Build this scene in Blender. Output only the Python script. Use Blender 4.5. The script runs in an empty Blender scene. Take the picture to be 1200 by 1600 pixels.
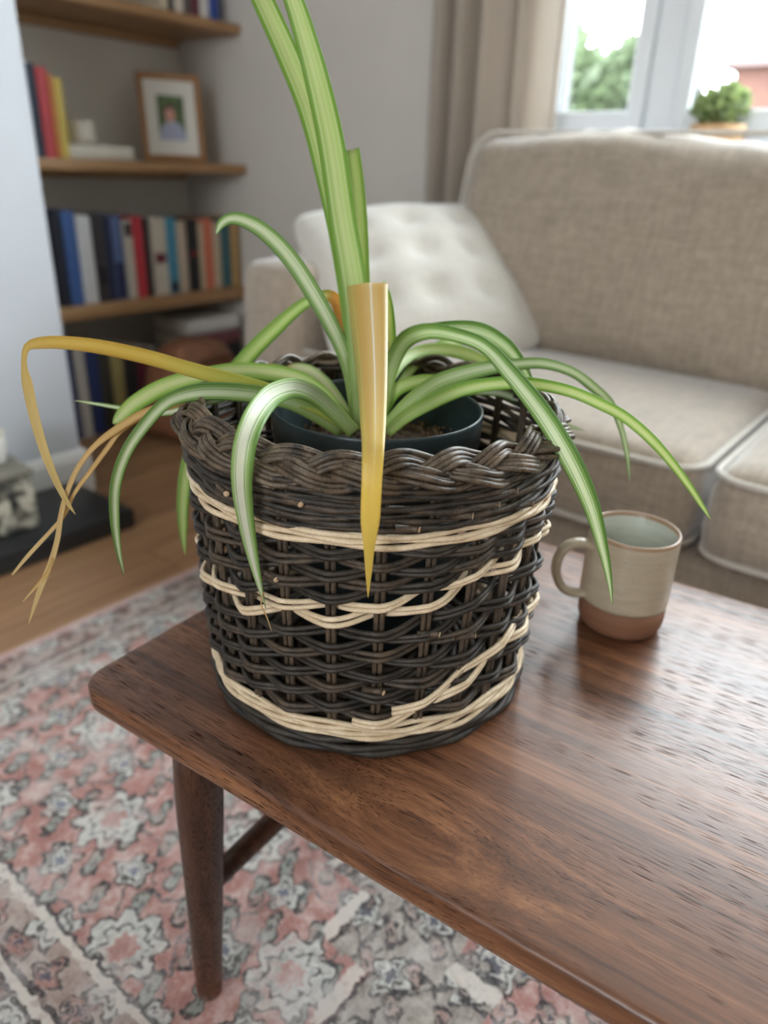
import bpy, bmesh, math, random
from mathutils import Vector, Matrix, noise as mnoise
random.seed(7)
R_ = math.radians
COL = bpy.context.scene.collection
SC = bpy.context.scene

# ------------------------------------------------------------------ camera
CAM_H = 0.81
F_PX, PITCH, ROLL, YAW = 1170.0, R_(24.6), R_(2.0), R_(37.5)
_R0 = Vector((math.sin(YAW), -math.cos(YAW), 0)); _F0 = Vector((math.cos(YAW), math.sin(YAW), 0)); _Z = Vector((0, 0, 1))
_FW = _F0*math.cos(PITCH) - _Z*math.sin(PITCH)
_U0 = _F0*math.sin(PITCH) + _Z*math.cos(PITCH)
_RT = _R0*math.cos(ROLL) + _U0*math.sin(ROLL)
_UP = -_R0*math.sin(ROLL) + _U0*math.cos(ROLL)
CAM_P = Vector((0, 0, CAM_H))
cd = bpy.data.cameras.new('camera'); cam = bpy.data.objects.new('camera', cd); COL.objects.link(cam)
m3 = Matrix((_RT, _UP, -_FW)).transposed()
cam.matrix_world = Matrix.Translation(CAM_P) @ m3.to_4x4()
cd.sensor_fit = 'VERTICAL'; cd.sensor_height = 36.0; cd.sensor_width = 27.0
cd.lens = F_PX/1600*36
cd.clip_start = 0.02; cd.clip_end = 200
cd.dof.use_dof = True; cd.dof.focus_distance = 0.49; cd.dof.aperture_fstop = 3.9; cd.dof.aperture_blades = 0
SC.camera = cam
def at(px, py, d):
    return CAM_P + _FW*d + _RT*((px-600)*d/F_PX) - _UP*((py-800)*d/F_PX)

# ------------------------------------------------------------------ sky, exposure
SC.view_settings.view_transform = 'Standard'; SC.view_settings.look = 'None'
SC.view_settings.exposure = 1.05; SC.view_settings.gamma = 1.0; SC.view_settings.use_curve_mapping = False
W = bpy.data.worlds.new('overcast'); SC.world = W; W.use_nodes = True
bg = W.node_tree.nodes['Background']; bg.inputs[0].default_value = (0.885, 0.945, 1.0, 1); bg.inputs[1].default_value = 9.0
def portal(name, loc, rot, sx, sy):
    ld = bpy.data.lights.new(name, 'AREA'); ld.shape = 'RECTANGLE'; ld.size = sx; ld.size_y = sy
    ld.cycles.is_portal = True
    o = bpy.data.objects.new(name, ld); o.location = loc; o.rotation_euler = rot; COL.objects.link(o); return o
portal('window_daylight', (2.19, 0.01, 1.60), (0, R_(90), 0), 1.5, 2.3)
portal('rear_fill_portal', (-2.43, -.3, 1.55), (0, R_(-90), 0), 1.1, 0.8)  # portal for the unseen rear opening, added to let in fill light

# ------------------------------------------------------------------ helpers
def lin(r, g, b):
    f = lambda c: (c/255/12.92 if c/255 <= .04045 else ((c/255+.055)/1.055)**2.4)
    return (f(r), f(g), f(b), 1.0)
def mk(name, verts, faces, mat=None, parent=None, smooth=True, uvs=None, loc=None):
    me = bpy.data.meshes.new(name); me.from_pydata([tuple(v) for v in verts], [], faces); me.update()
    if uvs is not None:
        ul = me.uv_layers.new(name='UVMap')
        for l in me.loops: ul.data[l.index].uv = uvs[l.vertex_index]
    return link(name, me, mat, parent, smooth, loc)
def link(name, me, mat=None, parent=None, smooth=True, loc=None):
    o = bpy.data.objects.new(name, me); COL.objects.link(o)
    if mat and not me.materials: me.materials.append(mat)
    if smooth:
        me.polygons.foreach_set('use_smooth', [True]*len(me.polygons))
    if parent: o.parent = parent
    if loc: o.location = loc
    return o
def frombm(name, bm, mat=None, parent=None, smooth=True, loc=None):
    me = bpy.data.meshes.new(name); bm.to_mesh(me); bm.free(); return link(name, me, mat, parent, smooth, loc)
def flat_by_angle(o, ang=35):
    me = o.data
    try: me.set_sharp_from_angle(angle=R_(ang))
    except Exception: pass
    return o
def thing(name, label, cat, loc=(0, 0, 0), rz=0, group=None):
    o = bpy.data.objects.new(name, None); COL.objects.link(o); o.location = loc; o.rotation_euler = (0, 0, rz)
    o.empty_display_size = .05
    return tag(o, label, cat, group)
def tag(o, label, cat, group=None):
    o['label'] = label; o['category'] = cat
    if group: o['group'] = group
    return o
def struct(o): o['kind'] = 'structure'; return o
def boxbm(bm, x0, x1, y0, y1, z0, z1):
    mtx = Matrix.Translation(((x0+x1)/2, (y0+y1)/2, (z0+z1)/2)) @ Matrix.Diagonal((x1-x0, y1-y0, z1-z0, 1))
    return bmesh.ops.create_cube(bm, size=1, matrix=mtx)
def boxes(name, lst, mat, parent=None, bev=0.0, seg=2, loc=None):
    bm = bmesh.new()
    for b in lst: boxbm(bm, *b)
    if bev: bmesh.ops.bevel(bm, geom=bm.edges[:], offset=bev, segments=seg, affect='EDGES', profile=.5)
    return flat_by_angle(frombm(name, bm, mat, parent, True, loc))
def lathe(prof, n=48, close=False):
    v, f = [], []
    m = len(prof)
    for i in range(n):
        a = 2*math.pi*i/n
        for r, z in prof: v.append((r*math.cos(a), r*math.sin(a), z))
    for i in range(n):
        j = (i+1) % n
        for k in range(m-1): f.append((i*m+k, j*m+k, j*m+k+1, i*m+k+1))
    return v, f
def frames(pts, closed):
    n = len(pts); T = []
    for i in range(n):
        a = pts[(i-1) % n] if (closed or i > 0) else pts[0]
        b = pts[(i+1) % n] if (closed or i < n-1) else pts[-1]
        T.append((b-a).normalized())
    return T
def tube(pts, rad, sides=6, closed=False, up=Vector((0, 0, 1)), capped=True):
    n = len(pts); T = frames(pts, closed); v, f = [], []
    for i, p in enumerate(pts):
        b = T[i].cross(up)
        if b.length < 1e-4: b = T[i].cross(Vector((1, 0, 0)))
        b.normalize(); c = b.cross(T[i])
        r = rad(i/(n-1)) if callable(rad) else rad
        for k in range(sides):
            a = 2*math.pi*k/sides
            v.append(p + b*(r*math.cos(a)) + c*(r*math.sin(a)))
    m = n if closed else n-1
    for i in range(m):
        j = (i+1) % n
        for k in range(sides):
            l = (k+1) % sides
            f.append((i*sides+k, i*sides+l, j*sides+l, j*sides+k))
    if not closed and capped:
        f.append(tuple(range(sides))); f.append(tuple((n-1)*sides+k for k in reversed(range(sides))))
    return v, f
def crom(pts, n):
    """Catmull-Rom over a list of tuples, n samples evenly by parameter length of the first two coords"""
    P = [list(p) for p in pts]; L = [0]
    for a, b in zip(P, P[1:]): L.append(L[-1] + max(1e-6, math.dist(a[:3] if len(a) == 3 else a[:2], b[:3] if len(b) == 3 else b[:2])))
    out = []
    for i in range(n):
        s = L[-1]*i/(n-1); k = 0
        while k < len(L)-2 and s > L[k+1]: k += 1
        t = (s-L[k])/(L[k+1]-L[k])
        p0 = P[max(k-1, 0)]; p1 = P[k]; p2 = P[k+1]; p3 = P[min(k+2, len(P)-1)]
        d1 = L[k+1]-L[max(k-1, 0)] or 1; d2 = L[min(k+2, len(L)-1)]-L[k] or 1; h = L[k+1]-L[k]
        q = []
        for c in range(len(p1)):
            m1 = (p2[c]-p0[c])/d1*h; m2 = (p3[c]-p1[c])/d2*h
            t2, t3 = t*t, t*t*t
            q.append((2*t3-3*t2+1)*p1[c] + (t3-2*t2+t)*m1 + (-2*t3+3*t2)*p2[c] + (t3-t2)*m2)
        out.append(q)
    return out
def rounded_block(hx, hy, hz, r, nx=14, ny=14, nz=6, bulge=0.0, disp=None):
    """rounded box with crowned faces, z is the thin axis"""
    bm = bmesh.new(); bmesh.ops.create_cube(bm, size=2)
    bm.free()
    verts, faces, idx = [], [], {}
    def key(p): return tuple(round(c, 5) for c in p)
    def addv(p):
        k = key(p)
        if k not in idx: idx[k] = len(verts); verts.append(p)
        return idx[k]
    def side(ax, sg):
        o = [a for a in range(3) if a != ax]; N = (nx, ny, nz); nu, nv = N[o[0]], N[o[1]]
        for i in range(nu):
            for j in range(nv):
                q = []
                for (di, dj) in ((0, 0), (1, 0), (1, 1), (0, 1)):
                    p = [0, 0, 0]; p[ax] = sg
                    p[o[0]] = math.sin((-1+2*(i+di)/nu)*math.pi/2*.999)/math.sin(math.pi/2*.999); p[o[1]] = math.sin((-1+2*(j+dj)/nv)*math.pi/2*.999)/math.sin(math.pi/2*.999)
                    q.append(addv(tuple(p)))
                if (sg > 0) ^ (ax == 1): faces.append(tuple(q))
                else: faces.append(tuple(reversed(q)))
    for ax in range(3):
        for sg in (-1, 1): side(ax, sg)
    out = []
    H = Vector((hx, hy, hz))
    for p in verts:
        q = Vector((p[0]*hx, p[1]*hy, p[2]*hz))
        inner = Vector([max(-(H[k]-r), min(H[k]-r, q[k])) for k in range(3)])
        d = q-inner
        if d.length > 1e-9: q = inner + d.normalized()*r
        q.z += (1 if p[2] > 0 else -1)*bulge*max(0, 1-p[0]**2)*max(0, 1-p[1]**2)*abs(p[2])
        if disp: q = disp(q, p)
        out.append(q)
    return out, faces

# ------------------------------------------------------------------ materials
def nmat(name):
    m = bpy.data.materials.new(name); m.use_nodes = True; nt = m.node_tree
    return m, nt, nt.nodes, nt.links, nt.nodes['Principled BSDF']
def plain(name, col, rough=.6, var=.0, vscale=20, bump=0, bscale=200, metal=0, spec=.5, stretch=None, coat=0):
    m, nt, N, L, B = nmat(name)
    B.inputs['Base Color'].default_value = col; B.inputs['Roughness'].default_value = rough
    B.inputs['Metallic'].default_value = metal; B.inputs['Specular IOR Level'].default_value = spec
    if coat: B.inputs['Coat Weight'].default_value = coat; B.inputs['Coat Roughness'].default_value = .25
    tc = N.new('ShaderNodeTexCoord'); vec = tc.outputs['Object']
    if stretch:
        mp = N.new('ShaderNodeMapping'); mp.inputs['Scale'].default_value = stretch; L.new(vec, mp.inputs[0]); vec = mp.outputs[0]
    if var:
        nz = N.new('ShaderNodeTexNoise'); nz.inputs['Scale'].default_value = vscale; nz.inputs['Detail'].default_value = 5; L.new(vec, nz.inputs['Vector'])
        rp = N.new('ShaderNodeValToRGB'); rp.color_ramp.elements[0].position = .3; rp.color_ramp.elements[1].position = .7
        rp.color_ramp.elements[0].color = tuple(c*(1-var) for c in col[:3])+(1,); rp.color_ramp.elements[1].color = tuple(min(1, c*(1+var)) for c in col[:3])+(1,)
        L.new(nz.outputs[0], rp.inputs[0]); L.new(rp.outputs[0], B.inputs['Base Color'])
    if bump:
        n2 = N.new('ShaderNodeTexNoise'); n2.inputs['Scale'].default_value = bscale; n2.inputs['Detail'].default_value = 3; L.new(vec, n2.inputs['Vector'])
        bp = N.new('ShaderNodeBump'); bp.inputs['Strength'].default_value = bump; bp.inputs['Distance'].default_value = .002
        L.new(n2.outputs[0], bp.inputs['Height']); L.new(bp.outputs[0], B.inputs['Normal'])
    return m
def mathn(N, L, op, a, b=None, c=None):
    n = N.new('ShaderNodeMath'); n.operation = op
    for i, x in enumerate((a, b, c)):
        if x is None: continue
        if isinstance(x, (int, float)): n.inputs[i].default_value = x
        else: L.new(x, n.inputs[i])
    return n.outputs[0]
def mixc(N, L, fac, a, b, bt='MIX'):
    n = N.new('ShaderNodeMix'); n.data_type = 'RGBA'; n.blend_type = bt
    for i, x in ((0, fac), (6, a), (7, b)):
        if isinstance(x, (int, float)): n.inputs[i].default_value = x
        elif isinstance(x, tuple): n.inputs[i].default_value = x
        else: L.new(x, n.inputs[i])
    return n.outputs[2]
def smooth(N, L, x, e0, e1):
    n = N.new('ShaderNodeMapRange'); n.interpolation_type = 'SMOOTHSTEP'; n.inputs[1].default_value = e0; n.inputs[2].default_value = e1
    L.new(x, n.inputs[0]); return n.outputs[0]
def texn(N, L, vec, scale, detail=4, rough=.5, dist=0):
    n = N.new('ShaderNodeTexNoise'); n.inputs['Scale'].default_value = scale; n.inputs['Detail'].default_value = detail
    n.inputs['Roughness'].default_value = rough; n.inputs['Distortion'].default_value = dist; L.new(vec, n.inputs['Vector']); return n.outputs[0]
def mapping(N, L, vec, scale=(1, 1, 1), loc=(0, 0, 0), rot=(0, 0, 0)):
    n = N.new('ShaderNodeMapping'); n.inputs['Scale'].default_value = scale; n.inputs['Location'].default_value = loc; n.inputs['Rotation'].default_value = rot
    L.new(vec, n.inputs[0]); return n.outputs[0]
def ramp(N, L, fac, stops):
    r = N.new('ShaderNodeValToRGB'); e = r.color_ramp.elements
    while len(e) < len(stops): e.new(.5)
    for el, (p, c) in zip(e, stops): el.position = p; el.color = c
    L.new(fac, r.inputs[0]); return r.outputs[0]

def wood(name, dark, mid, light, axis='Y', rough=.4, scale=1.0, pores=True, spec=.5, bumpk=.25, knot=None):
    m, nt, N, L, B = nmat(name)
    tc = N.new('ShaderNodeTexCoord'); vec = tc.outputs['Object']
    rot = {'Y': (0, 0, 0), 'X': (0, 0, R_(90)), 'Z': (R_(90), 0, 0)}[axis]
    base = mapping(N, L, vec, (1, 1, 1), (0, 0, 0), rot)
    knot_tone = None
    if knot:      # figure in the veneer: the grain swings round one spot
        sp = N.new('ShaderNodeSeparateXYZ'); L.new(base, sp.inputs[0])
        dx = mathn(N, L, 'DIVIDE', mathn(N, L, 'SUBTRACT', sp.outputs[0], knot[0]), .045); dy = mathn(N, L, 'DIVIDE', mathn(N, L, 'SUBTRACT', sp.outputs[1], knot[1]), .075)
        r2 = mathn(N, L, 'ADD', mathn(N, L, 'MULTIPLY', dx, dx), mathn(N, L, 'MULTIPLY', dy, dy)); g = mathn(N, L, 'EXPONENT', mathn(N, L, 'MULTIPLY', r2, -1.0))
        cb = N.new('ShaderNodeCombineXYZ'); L.new(mathn(N, L, 'ADD', sp.outputs[0], mathn(N, L, 'MULTIPLY', mathn(N, L, 'MULTIPLY', g, dx), -.022)), cb.inputs[0])
        L.new(sp.outputs[1], cb.inputs[1]); L.new(mathn(N, L, 'ADD', sp.outputs[2], mathn(N, L, 'MULTIPLY', g, .02)), cb.inputs[2]); base = cb.outputs[0]; knot_tone = g
    big = texn(N, L, mapping(N, L, base, (10*scale, .9*scale, 10*scale)), 1.0, 3, .5, .6)
    mid_ = texn(N, L, mapping(N, L, base, (75*scale, 2.4*scale, 75*scale)), 1.0, 4, .6, .25)
    fine = texn(N, L, mapping(N, L, base, (420*scale, 9*scale, 420*scale)), 1.0, 3, .6)
    mixv = mathn(N, L, 'ADD', mathn(N, L, 'MULTIPLY', big, .34), mathn(N, L, 'ADD', mathn(N, L, 'MULTIPLY', mid_, .40), mathn(N, L, 'MULTIPLY', fine, .26)))
    if knot_tone is not None: mixv = mathn(N, L, 'ADD', mixv, mathn(N, L, 'MULTIPLY', knot_tone, .07))  # paler wood in the figure round the knot
    col = ramp(N, L, mixv, [(.38, dark), (.5, mid), (.64, light)])
    if pores:
        pn = texn(N, L, mapping(N, L, base, (1300*scale, 44*scale, 1300*scale)), 1.0, 1.0, .5)
        msk = smooth(N, L, pn, .58, .65)
        mod = smooth(N, L, texn(N, L, mapping(N, L, base, (22, 3, 22)), 1.0, 2), .35, .62)
        msk = mathn(N, L, 'MULTIPLY', msk, mathn(N, L, 'ADD', mathn(N, L, 'MULTIPLY', mod, .75), .2))
        col = mixc(N, L, mathn(N, L, 'MULTIPLY', msk, .9), col, tuple(c*.3 for c in dark[:3])+(1,))
        bp = N.new('ShaderNodeBump'); bp.inputs['Strength'].default_value = bumpk; bp.inputs['Distance'].default_value = .0006; bp.invert = True
        hh = mathn(N, L, 'ADD', msk, mathn(N, L, 'MULTIPLY', fine, .03))
        L.new(hh, bp.inputs['Height']); L.new(bp.outputs[0], B.inputs['Normal'])
        L.new(mathn(N, L, 'ADD', mathn(N, L, 'MULTIPLY', msk, .4), rough), B.inputs['Roughness'])
    else: B.inputs['Roughness'].default_value = rough
    B.inputs['Specular IOR Level'].default_value = spec
    if pores: L.new(mathn(N, L, 'MULTIPLY', mathn(N, L, 'SUBTRACT', 1, mathn(N, L, 'MULTIPLY', msk, 1.0)), spec), B.inputs['Specular IOR Level'])
    L.new(col, B.inputs['Base Color'])
    return m
def fabric(name, col, var=.12, scale=900, bump=.4, mid=60):
    m, nt, N, L, B = nmat(name)
    tc = N.new('ShaderNodeTexCoord'); v = tc.outputs['Object']
    a = texn(N, L, mapping(N, L, v, (1, .12, 1)), scale*.6, 2); b = texn(N, L, mapping(N, L, v, (.12, 1, 1)), scale*.6, 2)
    c = mathn(N, L, 'MULTIPLY', mathn(N, L, 'ADD', texn(N, L, mapping(N, L, v, (1, .15, 1)), mid*2, 3), texn(N, L, mapping(N, L, v, (.15, 1, .15)), mid*2, 3)), .5)
    s = mathn(N, L, 'ADD', mathn(N, L, 'MULTIPLY', mathn(N, L, 'ADD', a, b), .25), mathn(N, L, 'MULTIPLY', c, .5))
    col_ = ramp(N, L, s, [(.35, tuple(x*(1-var*1.6) for x in col[:3])+(1,)), (.65, tuple(min(1, x*(1+var)) for x in col[:3])+(1,))])
    L.new(col_, B.inputs['Base Color']); B.inputs['Roughness'].default_value = .9; B.inputs['Specular IOR Level'].default_value = .2
    B.inputs['Sheen Weight'].default_value = .8; B.inputs['Sheen Roughness'].default_value = .45
    bp = N.new('ShaderNodeBump'); bp.inputs['Strength'].default_value = bump; bp.inputs['Distance'].default_value = .001; L.new(s, bp.inputs['Height']); L.new(bp.outputs[0], B.inputs['Normal'])
    return m

M = {}
M['wall'] = plain('warm_grey_paint', lin(220, 214, 205), .85, .02, 6, .15, 500, spec=.3)
M['chimney'] = plain('pale_blue_white_paint', lin(208, 212, 218), .8, .015, 6, .12, 500, spec=.3)
M['ceiling'] = plain('ceiling_white', lin(240, 239, 236), .9)
M['trim'] = plain('gloss_white_trim', lin(232, 232, 230), .45)
M['walnut'] = wood('walnut', lin(60, 36, 24), lin(108, 69, 46), lin(156, 108, 74), 'Y', .36, 1.0, True, .62, .14, (.3185, .178))
M['walnut_leg'] = wood('walnut_leg', lin(48, 28, 20), lin(78, 48, 34), lin(104, 68, 48), 'Z', .38, 1.3, True, .5, .15)
M['oak_shelf'] = wood('oak_shelf', lin(134, 98, 62), lin(170, 130, 88), lin(196, 158, 112), 'X', .5, .8, False)
M['oak_frame'] = wood('oak_frame', lin(128, 84, 44), lin(158, 110, 62), lin(180, 134, 84), 'Z', .45, 1.2, False)
M['floor'] = wood('oak_floor', lin(120, 88, 62), lin(150, 112, 80), lin(172, 136, 100), 'X', .42, .6, False)
M['sofa'] = fabric('linen_taupe', lin(168, 153, 136), .24, 900)
M['piping'] = fabric('linen_piping', lin(204, 196, 184), .1, 900)
M['pillow'] = fabric('linen_cream', lin(206, 200, 190), .08, 1000)
M['curtain'] = fabric('curtain_beige', lin(186, 174, 160), .06, 500, .2)
def translucent(m, k, tint):
    N, L = m.node_tree.nodes, m.node_tree.links; B = N['Principled BSDF']; tr = N.new('ShaderNodeBsdfTranslucent'); tr.inputs[0].default_value = tint
    mx = N.new('ShaderNodeMixShader'); mx.inputs[0].default_value = k; L.new(B.outputs[0], mx.inputs[1]); L.new(tr.outputs[0], mx.inputs[2]); L.new(mx.outputs[0], N['Material Output'].inputs[0])
translucent(M['curtain'], .33, lin(216, 206, 194))
M['upvc'] = plain('white_window_frame', lin(226, 230, 235), .35)
M['hearth'] = plain('black_slate', lin(36, 38, 40), .4, .2, 8, .2, 80)
M['black'] = plain('black_cloth', lin(24, 24, 28), .8)

def glass_mat():
    m = bpy.data.materials.new('window_glass'); m.use_nodes = True; nt = m.node_tree; N = nt.nodes; L = nt.links
    N.remove(N['Principled BSDF']); out = N['Material Output']
    t = N.new('ShaderNodeBsdfTransparent'); t.inputs[0].default_value = (.97, .985, .98, 1); g = N.new('ShaderNodeBsdfGlossy'); g.inputs['Roughness'].default_value = .02
    ge = N.new('ShaderNodeNewGeometry'); dp = N.new('ShaderNodeVectorMath'); dp.operation = 'DOT_PRODUCT'; L.new(ge.outputs['Incoming'], dp.inputs[0]); L.new(ge.outputs['Normal'], dp.inputs[1])
    k_ = mathn(N, L, 'POWER', mathn(N, L, 'SUBTRACT', 1, mathn(N, L, 'ABSOLUTE', dp.outputs['Value'])), 5); fr = mathn(N, L, 'ADD', mathn(N, L, 'MULTIPLY', k_, .9), .035)
    mx = N.new('ShaderNodeMixShader'); L.new(fr, mx.inputs[0]); L.new(t.outputs[0], mx.inputs[1]); L.new(g.outputs[0], mx.inputs[2]); L.new(mx.outputs[0], out.inputs[0])
    return m
M['glass'] = glass_mat()

# ------------------------------------------------------------------ room shell
XW, YW, YC = 1.95, 2.48, 1.758       # window wall, alcove back wall, chimney face
XC = 0.972                           # corner of the chimney breast
ZCEIL = 2.45
floor = struct(boxes('floor', [(-2.4, 2.2, -2.6, YW+.2, -.06, -.012)], M['floor']))
pl_me = None
k = 0
for iy in range(-18, 18):
    y0 = iy*.135
    if y0 < -2.5 or y0 > YW-.02: continue
    for ix in range(3):
        off = (iy*37 % 11)/11*1.2
        x0 = -2.4 + ix*1.8 - off; x1 = x0+1.797
        if x1 < .2 and y0 < .9: continue      # only planks near the view
        x0 = max(x0, -2.3); x1 = min(x1, XW)
        if x1-x0 < .1: continue
        if pl_me is None:
            bm = bmesh.new(); boxbm(bm, 0, 1, 0, .1335, -.012, 0); pl_me = bpy.data.meshes.new('plank'); bm.to_mesh(pl_me); bm.free(); pl_me.materials.append(M['floor'])
        o = bpy.data.objects.new('plank', pl_me); COL.objects.link(o); o.parent = floor; o.location = (x0, y0, random.uniform(-.0006, 0)); o.scale = (x1-x0, 1, 1)
struct(boxes('ceiling', [(-2.4, 2.2, -2.6, YW+.2, ZCEIL, ZCEIL+.1)], M['ceiling']))
WY0, WY1, WZ0, WZ1 = -1.12, 1.14, 0.862, 2.34
struct(boxes('wall_window', [(XW, XW+.25, -2.6, WY0, 0, ZCEIL), (XW, XW+.25, WY1, YW+.2, 0, ZCEIL), (XW, XW+.25, WY0, WY1, 0, WZ0), (XW, XW+.25, WY0, WY1, WZ1, ZCEIL)], M['wall']))
struct(boxes('wall_back', [(-2.4, XW, YW, YW+.2, 0, ZCEIL)], M['wall']))
struct(boxes('wall_chimney_breast', [(-.75, XC, YC, YW, 0, ZCEIL)], M['chimney']))
struct(boxes('wall_right', [(-2.4, 2.2, -2.75, -2.6, 0, ZCEIL)], M['ceiling']))
struct(boxes('wall_rear', [(-2.55, -2.4, -2.75, -.7, 0, ZCEIL), (-2.55, -2.4, .1, YW+.2, 0, ZCEIL), (-2.55, -2.4, -.7, .1, 0, 1.0), (-2.55, -2.4, -.7, .1, 2.1, ZCEIL)], M['ceiling']))  # the gap is an added, unseen opening sized for fill light on the room
# skirting boards
def skirting(name, pts):
    """pts: plan polyline, room on the left-hand side"""
    prof = [(0, 0), (.018, 0), (.018, .095), (.012, .112), (.006, .12), (0, .12)]
    v, f = [], []
    n = len(pts)
    for i, p in enumerate(pts):
        a = Vector(pts[max(i-1, 0)]); b = Vector(pts[min(i+1, n-1)]); p = Vector(p)
        d1 = (p-a).normalized() if i > 0 else (b-p).normalized(); d2 = (b-p).normalized() if i < n-1 else d1
        n1 = Vector((d1.y, -d1.x)); n2 = Vector((d2.y, -d2.x)); nn = (n1+n2); nn = nn/ (nn.length_squared/2 if nn.length_squared else 1)
        for o_, z in prof: v.append((p.x+nn.x*o_, p.y+nn.y*o_, z+.0005))
    m = len(prof)
    for i in range(n-1):
        for k in range(m): l = (k+1) % m; f.append((i*m+k, i*m+l, (i+1)*m+l, (i+1)*m+k))
    f.append(tuple(range(m))); f.append(tuple((n-1)*m+k for k in reversed(range(m))))
    o = mk(name, v, f, M['trim'], None, False); return struct(o)
skirting('baseboard_chimney', [(-.74, YC-.0005), (XC+.0005, YC-.0005), (XC+.0005, YW-.001)])
skirting('baseboard_window', [(XW-.0005, YW-.02), (XW-.0005, -2.5)])

# window
win = bpy.data.objects.new('window_1', None); COL.objects.link(win); win.location = (2.08, 0, WZ0); struct(win)
wh = WZ1-WZ0
def wpart(name, y0, y1, z0, z1, x0=-.035, x1=.035, parent=win, mat='upvc', bev=.004):
    return boxes(name, [(x0, x1, y0, y1, z0, z1)], M[mat], parent, bev, 1)
wpart('window_frame', WY1-.06, WY1, 0, wh); wpart('window_frame', WY0, WY0+.06, 0, wh)
wpart('window_frame', WY0+.06, WY1-.06, 0, .055); wpart('window_frame', WY0+.06, WY1-.06, wh-.055, wh)
MUL = (.765, -.35)
bays = [(WY1-.06, .80), (.73, -.31), (-.39, WY0+.06)]
wpart('mullion', .73, .80, .055, wh-.055); wpart('mullion', -.39, -.31, .055, wh-.055)
for (ya, yb) in bays:      # each bay: a sash with its own stiles and a pane
    s = wpart('sash', ya-.042, ya-.001, .056, wh-.056, -.048, .03)
    wpart('sash_stile', yb+.001, yb+.042, .056, wh-.056, -.048, .03)
    wpart('sash_rail', yb+.042, ya-.042, .056, .1, -.048, .03); wpart('sash_rail', yb+.042, ya-.042, wh-.1, wh-.056, -.048, .03)
    wpart('pane', yb+.04, ya-.04, .098, wh-.098, -.006, .006, mat='glass', bev=0)
    wpart('gasket', ya-.046, ya-.0421, .1, wh-.1, -.03, .02, mat='hearth', bev=0)
wpart('window_sill', WY0+.002, WY1-.002, -.0235, .0015, -.19, -.04, bev=.006)

# curtain with its own pleats
def curtain(name, label, x, y0, y1, z0, z1, nf, seed):
    rnd = random.Random(seed); ny, nz = 150, 26; v, f = [], []
    ph = [rnd.uniform(0, 6.28) for _ in range(4)]
    for j in range(nz+1):
        t = j/nz; z = z0+(z1-z0)*t
        for i in range(ny+1):
            s = i/ny
            a = s*nf*2*math.pi + .9*math.sin(s*5+ph[0]) + .25*math.sin(t*3+ph[1])
            dx = .042*math.sin(a) + .012*math.sin(2.3*a+ph[2]) + .006*math.sin(t*4+s*9)
            dy = .016*math.cos(a+.5)
            v.append((x+dx, y0+(y1-y0)*s+dy + .012*math.sin(t*2.2+ph[3])*(s-.5), z))
    for j in range(nz):
        for i in range(ny):
            a = j*(ny+1)+i; f.append((a, a+1, a+ny+2, a+ny+1))
    c = thing(name, label, 'curtain', (0, 0, 0))
    o = mk('curtain_panel', v, f, M['curtain'], c); md = o.modifiers.new('cloth', 'SOLIDIFY'); md.thickness = .003
    rod = tube([Vector((x+.0, y1+.12, z1+.02)), Vector((x, y0-.25, z1+.02))], .013, 12); mk('curtain_rod', *rod, M['upvc'], c)
    return c
curtain('curtain', 'full-length beige linen curtain in soft pleats beside the window', 1.845, .972, 1.30, .02, 2.2, 4.2, 4)

# ------------------------------------------------------------------ floating shelves
def shelf(label, z0, z1, yf=2.148):
    t = thing('floating_shelf', label, 'shelf', ((XC+XW)/2, (yf+YW)/2, z0))
    hx = (XW-XC)/2-.0015; hy = (YW-yf)/2-.001
    boxes('board', [(-hx, hx, -hy, hy, 0, z1-z0)], M['oak_shelf'], t, .003, 2)
    boxes('batten', [(-hx+.02, hx-.02, hy-.03, hy, -.025, -.0005)], M['oak_shelf'], t, .002, 1)
    return t
shelf('lowest oak alcove shelf, carrying the long row of books', .362, .402)
shelf('middle oak alcove shelf, carrying the picture frame', .778, .808)
shelf('highest oak alcove shelf at the top edge of the photo', 1.192, 1.219)

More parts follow.
